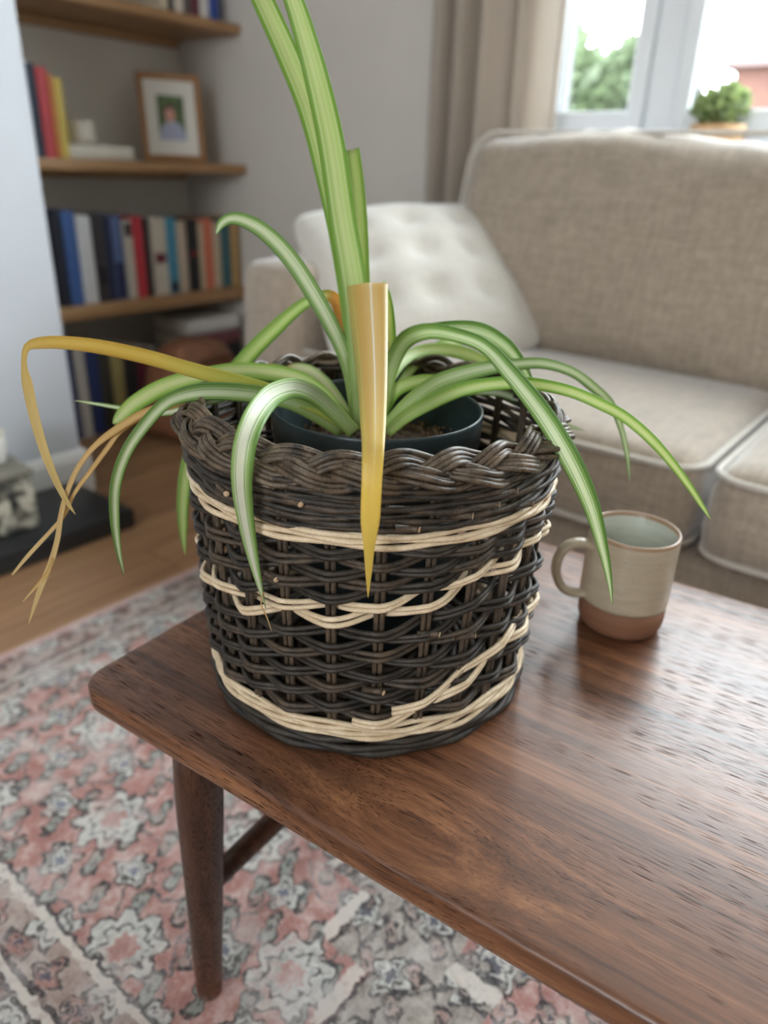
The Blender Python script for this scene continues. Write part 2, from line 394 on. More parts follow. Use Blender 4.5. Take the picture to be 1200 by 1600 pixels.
# ------------------------------------------------------------------ books
bmats = {}
def bookmat(c, rough=.55):
    k = tuple(c)
    if k not in bmats: bmats[k] = plain('book_cover_%d' % len(bmats), lin(*c), rough, .06, 30)
    return bmats[k]
M['paper'] = plain('book_pages', lin(226, 218, 200), .9, .08, 300, stretch=(1, .02, 1))
def book(x0, th, h, d, y, z, col, label, group, lean=0, flat=False, band=None):
    """upright book: spine toward -Y at y, from x0 to x0+th"""
    t = thing('book', label, 'book', (x0+th/2, y, z), 0, group)
    hx = th/2-.0006; cv = .0022 if th > .012 else .0012
    # cover: boards plus rounded spine in one U-shaped section swept upward
    sec_o = [(-hx, d), (-hx, .004)] + [(-hx*math.cos(a), .004-.004*math.sin(a)) for a in [math.pi*i/8 for i in range(1, 8)]] + [(hx, .004), (hx, d)]
    ix = hx-cv
    sec_i = [(-ix, d), (-ix, .006)] + [(-ix*math.cos(a), .006-.003*math.sin(a)) for a in [math.pi*i/8 for i in range(1, 8)]] + [(ix, .006), (ix, d)]
    n = len(sec_o); v = [(x, yy, zz) for zz in (0, h) for (x, yy) in sec_o+sec_i]; f = []
    for i in range(n-1):
        f.append((i, i+1, 2*n+i+1, 2*n+i)); f.append((n+i+1, n+i, 3*n+i, 3*n+i+1))
        f.append((i+1, i, n+i, n+i+1)); f.append((2*n+i, 2*n+i+1, 3*n+i+1, 3*n+i))
    f += [(0, 2*n, 3*n, n), (n-1, 2*n-1, 4*n-1, 3*n-1)]
    flat_by_angle(mk('cover', v, f, bookmat(col), t, True), 40)
    boxes('pages', [(-ix+.0002, ix-.0002, .009, d-.004, .003, h-.003)], M['paper'], t, 0)
    if band:
        for (b0, b1, bc) in band:
            w = hx*.88
            vv = [(-w*math.cos(a), .0034-.0042*math.sin(a), zz) for zz in (h*b0, h*b1) for a in [math.pi*(.16+.68*i/6) for i in range(7)]]
            mk('spine_label', vv, [(i, i+1, 8+i, 7+i) for i in range(6)], bookmat(bc), t)
    if flat: t.rotation_euler = flat
    return t
low = 'books in the long row on the lowest shelf'
rowspec = [(.030, .262, (30, 34, 52), 'dark navy book at the left end of the lowest shelf row', None),
 (.040, .268, (66, 102, 164), 'bright blue book, second in the lowest shelf row', None),
 (.046, .255, (222, 222, 224), 'wide white book right of the bright blue one', None),
 (.036, .252, (58, 54, 56), 'charcoal book right of the wide white one', [(.2, .42, (28, 26, 34))]),
 (.026, .250, (34, 42, 76), 'slim navy book right of the charcoal one', None),
 (.036, .252, (92, 112, 158), 'steel-blue book with navy lower spine', [(.02, .45, (36, 44, 84))]),
 (.030, .236, (208, 200, 188), 'narrow cream book left of the red one', [(.8, .97, (48, 40, 44))]),
 (.036, .246, (202, 58, 70), 'bright red book in the middle of the lowest shelf', None),
 (.026, .240, (50, 46, 50), 'dark grey book right of the red one', None),
 (.052, .242, (214, 204, 190), 'thick off-white book with a small maroon label', [(.42, .55, (110, 46, 52))]),
 (.038, .240, (74, 146, 176), 'turquoise blue book on the lowest shelf', [(.02, .16, (30, 40, 52))]),
 (.040, .228, (198, 180, 160), 'pale beige book right of the turquoise one', None),
 (.040, .234, (34, 32, 32), 'black book with a thin red mark on its spine', [(.5, .56, (120, 40, 40))]),
 (.024, .222, (196, 174, 146), 'slim sand book left of the coral one', None),
 (.040, .232, (204, 110, 84), 'coral orange book on the lowest shelf', None),
 (.028, .220, (184, 166, 140), 'slim khaki book right of the coral one', None),
 (.044, .230, (58, 96, 104), 'dark teal book near the wall on the lowest shelf', None),
 (.036, .236, (182, 146, 92), 'tan book at the right end of the lowest shelf row', None)]
x = 1.215
tot = sum(r[0] for r in rowspec); sx = (1.93-x)/tot
for th_, h, c, lab, band in rowspec:
    book(x, th_*sx, h, .17+random.uniform(-.015, .01), 2.172+random.uniform(0, .012), .4025, c, lab, low, band=band); x += th_*sx
mg = 'upright books at the left of the middle shelf'
x = 1.178
for th_, h, c, lab in [(.028, .232, (176, 184, 194), 'pale grey-blue book next to the chimney breast'), (.022, .228, (52, 58, 76), 'slate navy book left of the rose-red one'),
    (.033, .222, (196, 72, 78), 'rose-red book on the middle shelf'), (.016, .208, (206, 134, 78), 'thin orange book on the middle shelf'), (.026, .2, (214, 190, 96), 'mustard yellow book on the middle shelf')]:
    book(x, th_, h, .15, 2.168, .8085, c, lab, mg); x += th_
tg = 'books on the highest shelf'
x = 1.665
for th_, h, c, lab in [(.032, .22, (206, 194, 172), 'cream book on the highest shelf, leftmost in view'), (.02, .21, (40, 38, 40), 'thin black book on the highest shelf'), (.036, .22, (214, 204, 190), 'ivory book on the highest shelf'),
    (.026, .2, (90, 84, 84), 'grey book on the highest shelf'), (.034, .21, (98, 40, 52), 'maroon book on the highest shelf'), (.036, .22, (212, 208, 202), 'white book on the highest shelf left of the blue one'), (.04, .21, (48, 74, 148), 'royal blue book at the right end of the highest shelf')]:
    book(x, th_, h, .16, 2.185, 1.2195, c, lab, tg); x += th_+.001
fg = 'books standing on the floor below the shelves'
x = 1.165
for th_, h, c, lab in [(.036, .3, (72, 78, 112), 'tall slate-blue book standing on the floor by the chimney'), (.036, .29, (196, 190, 182), 'pale grey book standing on the floor'), (.044, .275, (44, 58, 104), 'navy book standing on the floor'),
    (.04, .262, (70, 66, 58), 'dark olive book standing on the floor'), (.044, .25, (176, 160, 104), 'straw yellow book standing on the floor'), (.05, .255, (58, 52, 54), 'black-brown book standing on the floor'), (.046, .25, (116, 44, 62), 'wine red book standing on the floor'), (.05, .24, (62, 58, 56), 'dark grey book standing on the floor beside the wine red one')]:
    book(x, th_, h, .18, 2.13, .0008, c, lab, fg); x += th_+.001
# flat books
def flatbook(cx, cy, z, L, Wd, T, col, label, group=None, rz=0):
    # lies on its side: book built upright then turned so that its thickness is vertical and its spine faces -Y
    t = book(0, T, L, Wd, 0, 0, col, label, group)
    t.location = (cx-L/2*math.cos(rz), cy-L/2*math.sin(rz), z+T/2); t.rotation_euler = (Matrix.Rotation(rz, 3, 'Z') @ Matrix.Rotation(R_(90), 3, 'Y')).to_euler()
    return t
flatbook(1.425, 2.20, .8085, .215, .15, .038, (232, 228, 216), 'white book lying flat on the middle shelf')
st = 'flat stack on the floor in the alcove corner'
flatbook(1.78, 2.17, .0008, .25, .2, .07, (56, 44, 44), 'dark brown volume at the bottom of the flat stack', st)
flatbook(1.785, 2.165, .0716, .24, .2, .07, (74, 70, 76), 'charcoal volume, second from the bottom of the flat stack', st)
flatbook(1.78, 2.17, .1424, .25, .2, .06, (38, 36, 44), 'black volume in the middle of the flat stack', st)
flatbook(1.775, 2.16, .2032, .24, .2, .05, (112, 62, 66), 'maroon volume under the white one in the flat stack', st)
flatbook(1.78, 2.165, .254, .235, .2, .05, (208, 204, 200), 'white volume on top of the flat stack in the corner', st)

# candle jar on the flat white book
t = thing('candle_jar', 'small cream candle jar standing on the flat white book', 'candle', (1.385, 2.235, .8475))
mk('jar', *lathe([(0, 0), (.034, 0), (.038, .004), (.039, .02), (.039, .062), (.036, .064), (.0355, .05)], 32), plain('cream_ceramic', lin(216, 208, 196), .35), t)
mk('wax', *lathe([(0, .05), (.0354, .05)], 32), plain('candle_wax', lin(236, 228, 208), .5), t)
mk('wick', *tube([Vector((0, 0, .05)), Vector((.001, 0, .062))], .001, 6), M['black'], t)

# picture frame
def photo_mat():
    m, nt, N, L, B = nmat('portrait_print')
    tc = N.new('ShaderNodeTexCoord'); sp = N.new('ShaderNodeSeparateXYZ'); L.new(tc.outputs['Object'], sp.inputs[0])
    gx, gz = sp.outputs[0], sp.outputs[2]
    nz = texn(N, L, tc.outputs['Object'], 40, 3)
    col = ramp(N, L, nz, [(.35, lin(52, 74, 40)), (.65, lin(96, 116, 66))])
    def ell(cx, cz, rx, rz):
        a = mathn(N, L, 'POWER', mathn(N, L, 'DIVIDE', mathn(N, L, 'SUBTRACT', gx, cx), rx), 2); b = mathn(N, L, 'POWER', mathn(N, L, 'DIVIDE', mathn(N, L, 'SUBTRACT', gz, cz), rz), 2)
        return mathn(N, L, 'LESS_THAN', mathn(N, L, 'ADD', a, b), 1.0)
    col = mixc(N, L, ell(0, -.06, .042, .052), col, lin(168, 172, 196))
    col = mixc(N, L, ell(-.004, .016, .019, .024), col, lin(92, 60, 44))
    col = mixc(N, L, ell(-.004, .008, .0165, .021), col, lin(206, 150, 134))
    L.new(col, B.inputs['Base Color']); B.inputs['Roughness'].default_value = .4
    return m
t = thing('picture_frame', 'oak picture frame with a white mount around a portrait', 'picture frame', (1.715, 2.23, .8085), R_(-27))
ft = bpy.data.objects.new('tmp', None)
fw_, fh, fb = .2, .258, .018
lean = R_(9)
def fpart(name, bx, mat, bev=.002):
    o = boxes(name, bx, mat, t, bev, 1); o.rotation_euler = (-lean, 0, 0); o.location = (0, 0, .004); return o
for nm, bx in (('frame_rail', (-fw_/2, fw_/2, 0, .022, 0, fb)), ('frame_rail', (-fw_/2, fw_/2, 0, .022, fh-fb, fh)), ('frame_stile', (-fw_/2, -fw_/2+fb, 0, .022, fb, fh-fb)), ('frame_stile', (fw_/2-fb, fw_/2, 0, .022, fb, fh-fb))):
    fpart(nm, [bx], M['oak_frame'])
fpart('mount', [(-fw_/2+fb, fw_/2-fb, .008, .012, fb, fh-fb)], plain('mount_card', lin(228, 224, 216), .9), 0)
fpart('backing_board', [(-fw_/2+.01, fw_/2-.01, .014, .018, .01, fh-.01)], M['oak_frame'], 0)
o = mk('portrait_print', [(-.043, 0, -.066), (.043, 0, -.066), (.043, 0, .066), (-.043, 0, .066)], [(0, 1, 2, 3)], photo_mat(), t, False)
o.rotation_euler = (-lean, 0, 0); o.location = Vector((0, .0075, fh/2)); o.location = Matrix.Rotation(-lean, 3, 'X') @ Vector((0, .0072, fh/2)) + Vector((0, 0, .004))
bpy.data.objects.remove(ft)
o = boxes('easel_strut', [(-.02, .02, -.002, .002, 0, .17)], M['oak_frame'], t, .001, 1); o.location = (0, .105, .002); o.rotation_euler = (R_(21), 0, 0)

# brown slouched bag on the floor under the shelves
def brownbag():
    t = thing('leather_bag', 'brown slouched leather bag on the floor under the lowest shelf', 'bag', (1.5, 1.94, 0), R_(8))
    def disp(q, p):
        zz = (p[2]+1)/2
        n = mnoise.noise(Vector((q.x*9, q.y*9, q.z*7)))*.022 + mnoise.noise(Vector((q.x*22, q.y*22, q.z*16)))*.008
        q = q.copy(); s = 1 - .22*zz**2 + n*2.2; q.x *= s; q.y *= s*(1-.3*zz); q.z += n*.6*zz + .018*math.cos(q.x*16)*zz
        return q
    v, f = rounded_block(.165, .13, .14, .06, 26, 22, 20, 0, disp)
    m = plain('brown_leather', lin(128, 84, 58), .5, .3, 16, .5, 120)
    o = mk('body', v, f, m, t); o.location = (0, 0, .145)
    for sy in (-1, 1):
        mk('handle', *tube([Vector(p) for p in crom([(-.08, sy*.075, .22), (-.075, sy*.085, .25), (0, sy*.09, .262), (.075, sy*.085, .25), (.08, sy*.075, .22)], 24)], .007, 8), m, t)
    mk('zip', *tube([Vector((-.12, 0, .268)), Vector((-.05, 0, .286)), Vector((.05, 0, .286)), Vector((.12, 0, .268))], .004, 6), M['black'], t)
    return t
brownbag()

# hearth
tag(boxes('hearth_slab', [(-.5, .93, 1.47, YC-.02, .0005, .048)], M['hearth'], None, .006, 2), 'black slate hearth slab on the wooden floor', 'hearth')
def mottled():
    m, nt, N, L, B = nmat('mottled_stone'); tc = N.new('ShaderNodeTexCoord')
    a = texn(N, L, tc.outputs['Object'], 24, 4, .6, .6)
    L.new(ramp(N, L, a, [(.38, lin(34, 36, 36)), (.47, lin(96, 94, 84)), (.58, lin(196, 190, 172))]), B.inputs['Base Color']); B.inputs['Roughness'].default_value = .7; return m
t = thing('planter_box', 'mottled black and cream box standing on the black hearth', 'box', (.655, 1.62, .0485), R_(-4))
mm = mottled()
boxes('box_body', [(-.1, .085, -.07, .07, 0, .125)], mm, t, .006, 2); boxes('box_lid', [(-.104, .089, -.074, .074, .1255, .142)], plain('box_lid_grey', lin(128, 124, 112), .6, .2, 40), t, .005, 2)
t = thing('small_pot', 'small white ceramic pot on the mottled box', 'pot', (.69, 1.625, .192))
mk('pot_body', *lathe([(0, 0), (.026, 0), (.032, .01), (.036, .05), (.034, .066), (.030, .066), (.031, .05), (.0, .045)], 28), plain('white_ceramic', lin(232, 230, 224), .3), t)
mk('pot_rim', *lathe([(.034, .064), (.037, .066), (.037, .071), (.030, .071), (.030, .064)], 28), plain('white_ceramic_rim', lin(214, 206, 190), .35), t)

# ------------------------------------------------------------------ rug
def rug_mat():
    m, nt, N, L, B = nmat('persian_rug'); tc = N.new('ShaderNodeTexCoord'); O = tc.outputs['Object']
    wob = N.new('ShaderNodeTexNoise'); wob.inputs['Scale'].default_value = 60; wob.inputs['Detail'].default_value = 3; L.new(O, wob.inputs['Vector'])
    wv = N.new('ShaderNodeVectorMath'); wv.operation = 'MULTIPLY_ADD'; L.new(wob.outputs[1], wv.inputs[0]); wv.inputs[1].default_value = (.022, .022, 0); L.new(O, wv.inputs[2])
    sp = N.new('ShaderNodeSeparateXYZ'); L.new(wv.outputs[0], sp.inputs[0])
    op = lambda o, *a_: mathn(N, L, o, *a_)
    add = lambda p, q: op('ADD', p, q); sub = lambda p, q: op('SUBTRACT', p, q); mul = lambda p, q: op('MULTIPLY', p, q); div = lambda p, q: op('DIVIDE', p, q); lt = lambda p, q: op('LESS_THAN', p, q); ab = lambda p: op('ABSOLUTE', p)
    x = sub(sp.outputs[0], .011); y = sub(sp.outputs[1], .011)
    mx = ab(sub(x, .80)); my = ab(sub(y, .02))          # the design mirrors about the medallion centre
    coral = ramp(N, L, texn(N, L, O, 40, 5, .75), [(.30, lin(140, 92, 86)), (.48, lin(166, 118, 110)), (.60, lin(184, 152, 144)), (.70, lin(198, 182, 174))])
    grei = ramp(N, L, texn(N, L, O, 70, 4, .7), [(.3, lin(122, 112, 104)), (.7, lin(180, 170, 160))])
    cream = ramp(N, L, texn(N, L, O, 110, 3, .6), [(.3, lin(162, 162, 156)), (.7, lin(212, 208, 200))])
    blue = lin(98, 104, 120); navy = lin(62, 64, 78); char = lin(50, 48, 50); sage = lin(142, 146, 138)
    broken = smooth(N, L, texn(N, L, O, 80, 3, .65), .36, .5)
    fade = smooth(N, L, texn(N, L, O, 22, 3, .6), .36, .56)
    def line(val, at_, w): return lt(ab(sub(val, at_)), w)
    def cell(p, q, sx, sy, ox=0, oy=0):
        qq = div(add(q, oy), sy); row = op('FLOOR', qq); pp = add(div(add(p, ox), sx), mul(row, .5))
        return mul(sub(op('FRACT', pp), .5), sx), mul(sub(op('FRACT', qq), .5), sy)
    def flower(col, p, q, sx, sy, ox, oy, rad, n, amp, body, ring, heart, k=1.0, ph=0, squash=1.0):
        """a lattice of petalled heads: dark broken outline, pale body, ring and heart"""
        a_, b_ = cell(p, q, sx, sy, ox, oy); b_ = mul(b_, squash)
        r = op('SQRT', add(mul(a_, a_), mul(b_, b_))); th = op('ARCTAN2', b_, a_)
        rr = div(r, add(1.0, mul(op('COSINE', add(mul(th, n), ph)), amp)))
        col = mixc(N, L, mul(mul(lt(rr, rad), add(mul(fade, .55), .38)), k), col, body)
        col = mixc(N, L, mul(mul(line(rr, rad, .0024), add(mul(broken, .8), .2)), .95*k), col, char)
        if ring is not None: col = mixc(N, L, mul(mul(line(rr, rad*.62, .0022), broken), .9*k), col, ring)
        return mixc(N, L, mul(lt(rr, rad*.34), .9*k), col, heart)
    def vine(col, p, q, sp_, wave, amp, w, c_, k=.85):
        v_ = add(q, mul(op('SINE', mul(p, 6.2832/wave)), amp)); d = mul(ab(sub(op('FRACT', div(v_, sp_)), .5)), sp_)
        return mixc(N, L, mul(mul(lt(d, w), broken), k), col, c_)
    def floral(col, p, q, body, dk, k=1.0):
        col = vine(col, p, q, .105, .17, .022, .0026, dk); col = vine(col, q, p, .125, .15, .026, .0024, dk)
        col = flower(col, p, q, .052, .047, .01, .02, .0125, 2, .55, sage, None, dk, k, .8)
        col = flower(col, p, q, .098, .083, .03, .01, .021, 5, .22, body, char, blue, k)
        return flower(col, p, q, .196, .166, .06, .045, .044, 8, .16, body, char, coral, k)
    col = floral(coral, mx, my, cream, lin(84, 82, 84))
    # stepped medallion
    st = lambda v, s_: mul(op('FLOOR', div(v, s_)), s_)
    md = add(mul(st(mx, .075), .75), my); md2 = add(mul(mx, .8), mul(st(my, .06), .9))
    g = vine(grei, mx, my, .07, .10, .016, .0028, char); g = vine(g, my, mx, .08, .11, .018, .0026, char)
    g = flower(g, mx, my, .085, .07, .02, .03, .020, 4, .28, cream, char, navy); g = flower(g, mx, my, .043, .05, .0, .01, .010, 2, .5, mixc(N, L, .5, coral, grei), None, char, 1, 1.4)
    col = mixc(N, L, lt(md, .585), col, g)
    ic = vine(coral, mx, my, .06, .09, .014, .0030, char); ic = flower(ic, mx, my, .12, .09, .02, .02, .030, 6, .25, cream, char, navy); ic = flower(ic, mx, my, .05, .045, .01, .03, .012, 3, .4, grei, None, navy)
    col = mixc(N, L, lt(md2, .40), col, ic)
    pale = lin(202, 192, 182)
    for val, a_, w, c_ in ((md, .597, .007, pale), (md, .586, .0035, char), (md, .556, .003, char), (md2, .413, .008, pale), (md2, .40, .0045, char), (md2, .428, .003, char), (md2, .30, .0045, char), (md2, .287, .005, pale)):
        col = mixc(N, L, mul(mul(line(val, a_, w), add(mul(broken, .5), .5)), .92), col, c_)
    def border(col, c, along, e0, strength):
        bc = vine(mixc(N, L, .3, grei, coral), along, c, e0*.42, .11, .014, .003, char)
        bc = flower(bc, along, c, .06, .052, .01, .0, .017, 4, .3, coral, char, navy)
        bc = flower(bc, along, c, .12, .104, .02, .035, .030, 6, .2, cream, char, navy)
        col = mixc(N, L, lt(c, e0), col, bc)
        for a_, w, cc in ((e0, .0025, char), (e0-.008, .005, pale), (e0*.74, .004, char), (e0*.74-.010, .005, pale), (e0*.74-.018, .003, char), (.035, .003, char)):
            col = mixc(N, L, mul(mul(line(c, a_, w), add(mul(broken, .6), .4)), strength), col, cc)
        return mixc(N, L, lt(c, .020), col, lin(180, 148, 142))
    col = border(col, sub(x, .02), y, .225, .95)
    col = border(col, sub(1.193, y), x, .13, .5)
    # worn, faded pile
    wear = texn(N, L, O, 15, 5, .7)
    col = mixc(N, L, mul(smooth(N, L, wear, .44, .70), .5), col, lin(198, 190, 186))
    speck = texn(N, L, O, 520, 2, .6)
    col = mixc(N, L, mul(smooth(N, L, speck, .46, .7), .34), col, lin(206, 198, 192))
    L.new(col, B.inputs['Base Color']); B.inputs['Roughness'].default_value = .95; B.inputs['Specular IOR Level'].default_value = .1
    bp = N.new('ShaderNodeBump'); bp.inputs['Strength'].default_value = .5; bp.inputs['Distance'].default_value = .002; L.new(speck, bp.inputs['Height']); L.new(bp.outputs[0], B.inputs['Normal'])
    return m
tag(boxes('rug', [(.02, 1.75, -1.6, 1.193, .0005, .009)], rug_mat(), None, .002, 1), 'faded coral, cream and charcoal patterned rug under the coffee table', 'rug')

# ------------------------------------------------------------------ sofa
sofa = thing('sofa', 'taupe linen two-cushion sofa below the window', 'sofa', (1.5, .2, 0))
SY1, SY0 = 1.335, -1.2
SL = Vector((-1.5, -.2, 0))
def spart(name, verts, faces, mat, loc, rot=(0, 0, 0), parent=None):
    o = mk(name, verts, faces, M[mat], parent or sofa); o.location = Vector(loc)+SL if parent is None else Vector(loc); o.rotation_euler = rot; return o
def wrinkle(amp, sc, seed):
    def d(q, p):
        n = mnoise.noise(Vector((q.x*sc+seed, q.y*sc, q.z*sc)))
        n2 = mnoise.noise(Vector((q.x*sc*3+seed, q.y*sc*3, q.z*sc*3)))*.35
        return q + Vector((q.x, q.y, q.z)).normalized()*amp*(n+n2)
    return d
def piping(hx, hy, z, r, parent, rad=.005):
    pts = []
    for cx, cy, a0 in ((hx-r, hy-r, 0), (-hx+r, hy-r, 90), (-hx+r, -hy+r, 180), (hx-r, -hy+r, 270)):
        for k in range(7):
            a = R_(a0+15*k); pts.append(Vector((cx+r*math.cos(a), cy+r*math.sin(a), z)))
    return mk('piping', *tube(pts, rad, 8, True), M['piping'], parent)
# plinth, arms, back
v, f = rounded_block(.385, (1.13-(-1.0))/2, .115, .03, 12, 20, 6); spart('base', v, f, 'sofa', (1.475, .065, .175))
for yc in (1.23, -1.1):
    v, f = rounded_block(.36, .1, .29, .055, 14, 8, 12, 0, wrinkle(.004, 6, yc)); spart('arm', v, f, 'sofa', (1.51, yc, .335))
v, f = rounded_block(.09, (1.13+1.0)/2, .33, .05, 8, 24, 12); spart('back_frame', v, f, 'sofa', (1.83, .065, .42))
for sx_, sy_ in ((1.16, 1.2), (1.16, -1.05), (1.85, 1.2), (1.85, -1.05)):
    spart('foot', *lathe([(0, 0), (.018, 0), (.024, .06), (0, .06)], 12), 'walnut_leg', (sx_, sy_, .0095 if sx_ < 1.7 else .0005))
for i, (ya, yb) in enumerate(((1.125, .249), (.245, -.62))):
    hy = (ya-yb)/2
    v, f = rounded_block(.275, hy-.004, .078, .045, 18, 26, 8, .018, wrinkle(.004, 5, i*7.3))
    c = spart('seat_cushion', v, f, 'sofa', (1.335, (ya+yb)/2, .368))
    piping(.272, hy-.007, .062, .05, c); piping(.272, hy-.007, -.06, .05, c)
for i, (ya, yb) in enumerate(((1.07, .235), (.225, -.62))):
    hy = (ya-yb)/2
    def bd(q, p, s=i*3.1):
        n = mnoise.noise(Vector((q.x*7+s, q.y*5, q.z*5)))*.010 + mnoise.noise(Vector((q.x*16+s, q.y*10, 1.3)))*.005*max(0, p[0])
        q = q + Vector((0, 0, n))
        q.x += (.014*math.sin(q.y*8.5+s+1.0) + .005*mnoise.noise(Vector((q.y*16, s, 0))))*max(0, p[0])**2          # slightly slumped top edge
        return q
    v, f = rounded_block(.245, hy-.004, .085, .06, 20, 30, 10, .045, bd)
    # local x is up, local z is the front
    c = mk('back_cushion', v, f, M['sofa'], sofa)
    rot = Matrix.Rotation(R_(15), 4, 'Y') @ Matrix(((0, 0, -1, 0), (0, 1, 0, 0), (1, 0, 0, 0), (0, 0, 0, 1)))
    c.matrix_local = Matrix.Translation(Vector((1.685, (ya+yb)/2, .645))+SL) @ rot
    piping(.243, hy-.008, .06, .06, c); piping(.243, hy-.008, -.06, .06, c)
# throw pillow, tufted
def pillow():
    t = thing('throw_pillow', 'pale cream tufted throw pillow leaning on the sofa arm', 'pillow', (1.418, 1.02, .445))
    n = 34; v, f = [], []; hw, hh, th = .25, .228, .09
    tufts = [(a, b) for a in (-.5, 0, .5) for b in (-.42, .08, .52)]
    for s in (1, -1):
        for j in range(n+1):
            for i in range(n+1):
                u = -1+2*i/n; w = -1+2*j/n
                pin = 1-.10*(1-abs(u)**2.2)*0 
                x = u*hw*(1-.05*(1-w*w)*abs(u)**3-.09*(u*w)**6); y = w*hh*(1-.05*(1-u*u)*abs(w)**3-.09*(u*w)**6)
                z = th*(max(0, 1-u**2)**.55)*(max(0, 1-w**2)**.55)
                for a, b in tufts: z -= .024*math.exp(-((u-a)**2+(w-b)**2)/.02)*min(1, z/.03)
                z += .006*mnoise.noise(Vector((u*3, w*3, s)))*min(1, z/.03)
                v.append((x, y, s*max(z, 0)))
    m = (n+1)*(n+1)
    for j in range(n):
        for i in range(n):
            a = j*(n+1)+i; f.append((a, a+1, a+n+2, a+n+1)); f.append((m+a, m+a+n+1, m+a+n+2, m+a+1))
    body = mk('pillow_body', v, f, M['pillow'], t)
    e1 = Vector((.796, -.6053, 0)).normalized(); n_ = Vector((-.381, -.501, .777)); n_ = (n_ - e1*n_.dot(e1)).normalized(); e2 = n_.cross(e1)
    inpl = Matrix.Rotation(R_(5.6), 4, 'Z')
    mt = Matrix((e1, e2, n_)).transposed().to_4x4()
    body.matrix_local = Matrix.Translation((0, 0, .14)) @ mt @ inpl
    for a, b in tufts:
        z = th*((1-a*a)**.55)*((1-b*b)**.55)-.024
        o = mk('tuft_button', *lathe([(0, .003), (.004, .0025), (.0055, 0), (0, -.002)], 10), M['pillow'], t); o.matrix_local = body.matrix_local @ Matrix.Translation((a*hw, b*hh, z))
    per = [Vector((u*hw*(1-.05*(1-w*w)*abs(u)**3-.09*(u*w)**6), w*hh*(1-.05*(1-u*u)*abs(w)**3-.09*(u*w)**6), 0)) for (u, w) in [(-1+2*k/20, -1) for k in range(20)]+[(1, -1+2*k/20) for k in range(20)]+[(1-2*k/20, 1) for k in range(20)]+[(-1, 1-2*k/20) for k in range(20)]]
    o = mk('seam', *tube(per, .003, 6, True), M['pillow'], t); o.matrix_local = body.matrix_local
pillow()

# ------------------------------------------------------------------ plant on the window sill
def leaf_cloud(name, n, rx, rz, size, mat, parent, cz, seed, up=.4):
    rnd = random.Random(seed); v, f = [], []
    for i in range(n):
        d = Vector((rnd.gauss(0, 1), rnd.gauss(0, 1), rnd.gauss(0, 1))).normalized(); r = rnd.random()**.45
        c = Vector((d.x*rx*r, d.y*rx*r, cz+d.z*rz*r))
        ax = Vector((rnd.gauss(0, 1), rnd.gauss(0, 1), rnd.gauss(up, 1))).normalized(); b = ax.orthogonal().normalized(); b = (Matrix.Rotation(rnd.uniform(0, 6.3), 3, ax) @ b); c2 = ax.cross(b)
        s = size*rnd.uniform(.6, 1.3); k = len(v)
        v += [c-b*s, c-b*s*.2+c2*s*.45+ax*s*.12, c+b*s, c-b*s*.2-c2*s*.45+ax*s*.12]; f.append((k, k+1, k+2, k+3))
    o = mk(name, v, f, mat, parent, False); o['kind'] = 'stuff'; return o
def leafy(name, c, trans=.35, var=.3):
    m, nt, N, L, B = nmat(name); oi = N.new('ShaderNodeNewGeometry')
    col = ramp(N, L, oi.outputs['Random Per Island'], [(0, tuple(x*(1-var) for x in c[:3])+(1,)), (1, tuple(min(1, x*(1+var)) for x in c[:3])+(1,))])
    L.new(col, B.inputs['Base Color']); B.inputs['Roughness'].default_value = .5
    tr = N.new('ShaderNodeBsdfTranslucent'); L.new(col, tr.inputs[0]); mx = N.new('ShaderNodeMixShader'); mx.inputs[0].default_value = trans
    L.new(B.outputs[0], mx.inputs[1]); L.new(tr.outputs[0], mx.inputs[2]); L.new(mx.outputs[0], N['Material Output'].inputs[0]); return m
t = thing('potted_plant', 'leafy green plant in a tan pot on the window sill', 'plant', (1.985, .598, .8645))
mk('pot', *lathe([(0, 0), (.045, 0), (.056, .012), (.061, .055), (.059, .062), (.053, .062), (.053, .045), (0, .045)], 28), plain('tan_wicker_pot', lin(196, 158, 116), .7, .2, 60, .6, 150), t)
leaf_cloud('foliage', 260, .066, .048, .017, leafy('sill_leaf', lin(128, 144, 92), .35, .45), t, .1, 5)
for k in range(7):
    a = k*.9; mk('stem', *tube([Vector((.01*math.cos(a), .01*math.sin(a), .044)), Vector((.03*math.cos(a), .03*math.sin(a), .09)), Vector((.045*math.cos(a), .045*math.sin(a), .11))], .0015, 5), leafy('stem_green_%d' % k, lin(110, 140, 70), .1), t)

# ------------------------------------------------------------------ garden beyond the window
tag(boxes('lawn', [(2.4, 60, -40, 60, -.5, -.35)], plain('lawn_grass', lin(66, 72, 54), .9, .15, 3), None), 'pale green lawn outside the window', 'lawn')
M['tree_leaf'] = leafy('tree_leaf', lin(92, 106, 78), .35, .3); M['bark'] = plain('bark', lin(110, 92, 74), .9, .3, 12, .5, 60)
def tree(name, label, x, y, parts, tz, seed):
    t = thing(name, label, 'tree', (x, y, -.349))
    mk('trunk', *tube([Vector((0, 0, 0)), Vector((.05, .02, tz*.5)), Vector((0, .0, tz))], lambda s: .13*(1-.5*s), 10), M['bark'], t)
    for i, (dx, dy, z, rx, rz, n) in enumerate(parts):
        v, f = leaf_cloud_raw(n, rx, rz, .12, seed+i)
        o = mk('crown', v, f, M['tree_leaf'], t, False); o.location = (dx, dy, z); o['kind'] = 'stuff'
        mk('branch', *tube([Vector((0, 0, tz*.7)), Vector((dx*.6, dy*.6, (tz*.7+z)/2)), Vector((dx, dy, z))], lambda s: .05*(1-.6*s), 7), M['bark'], t)
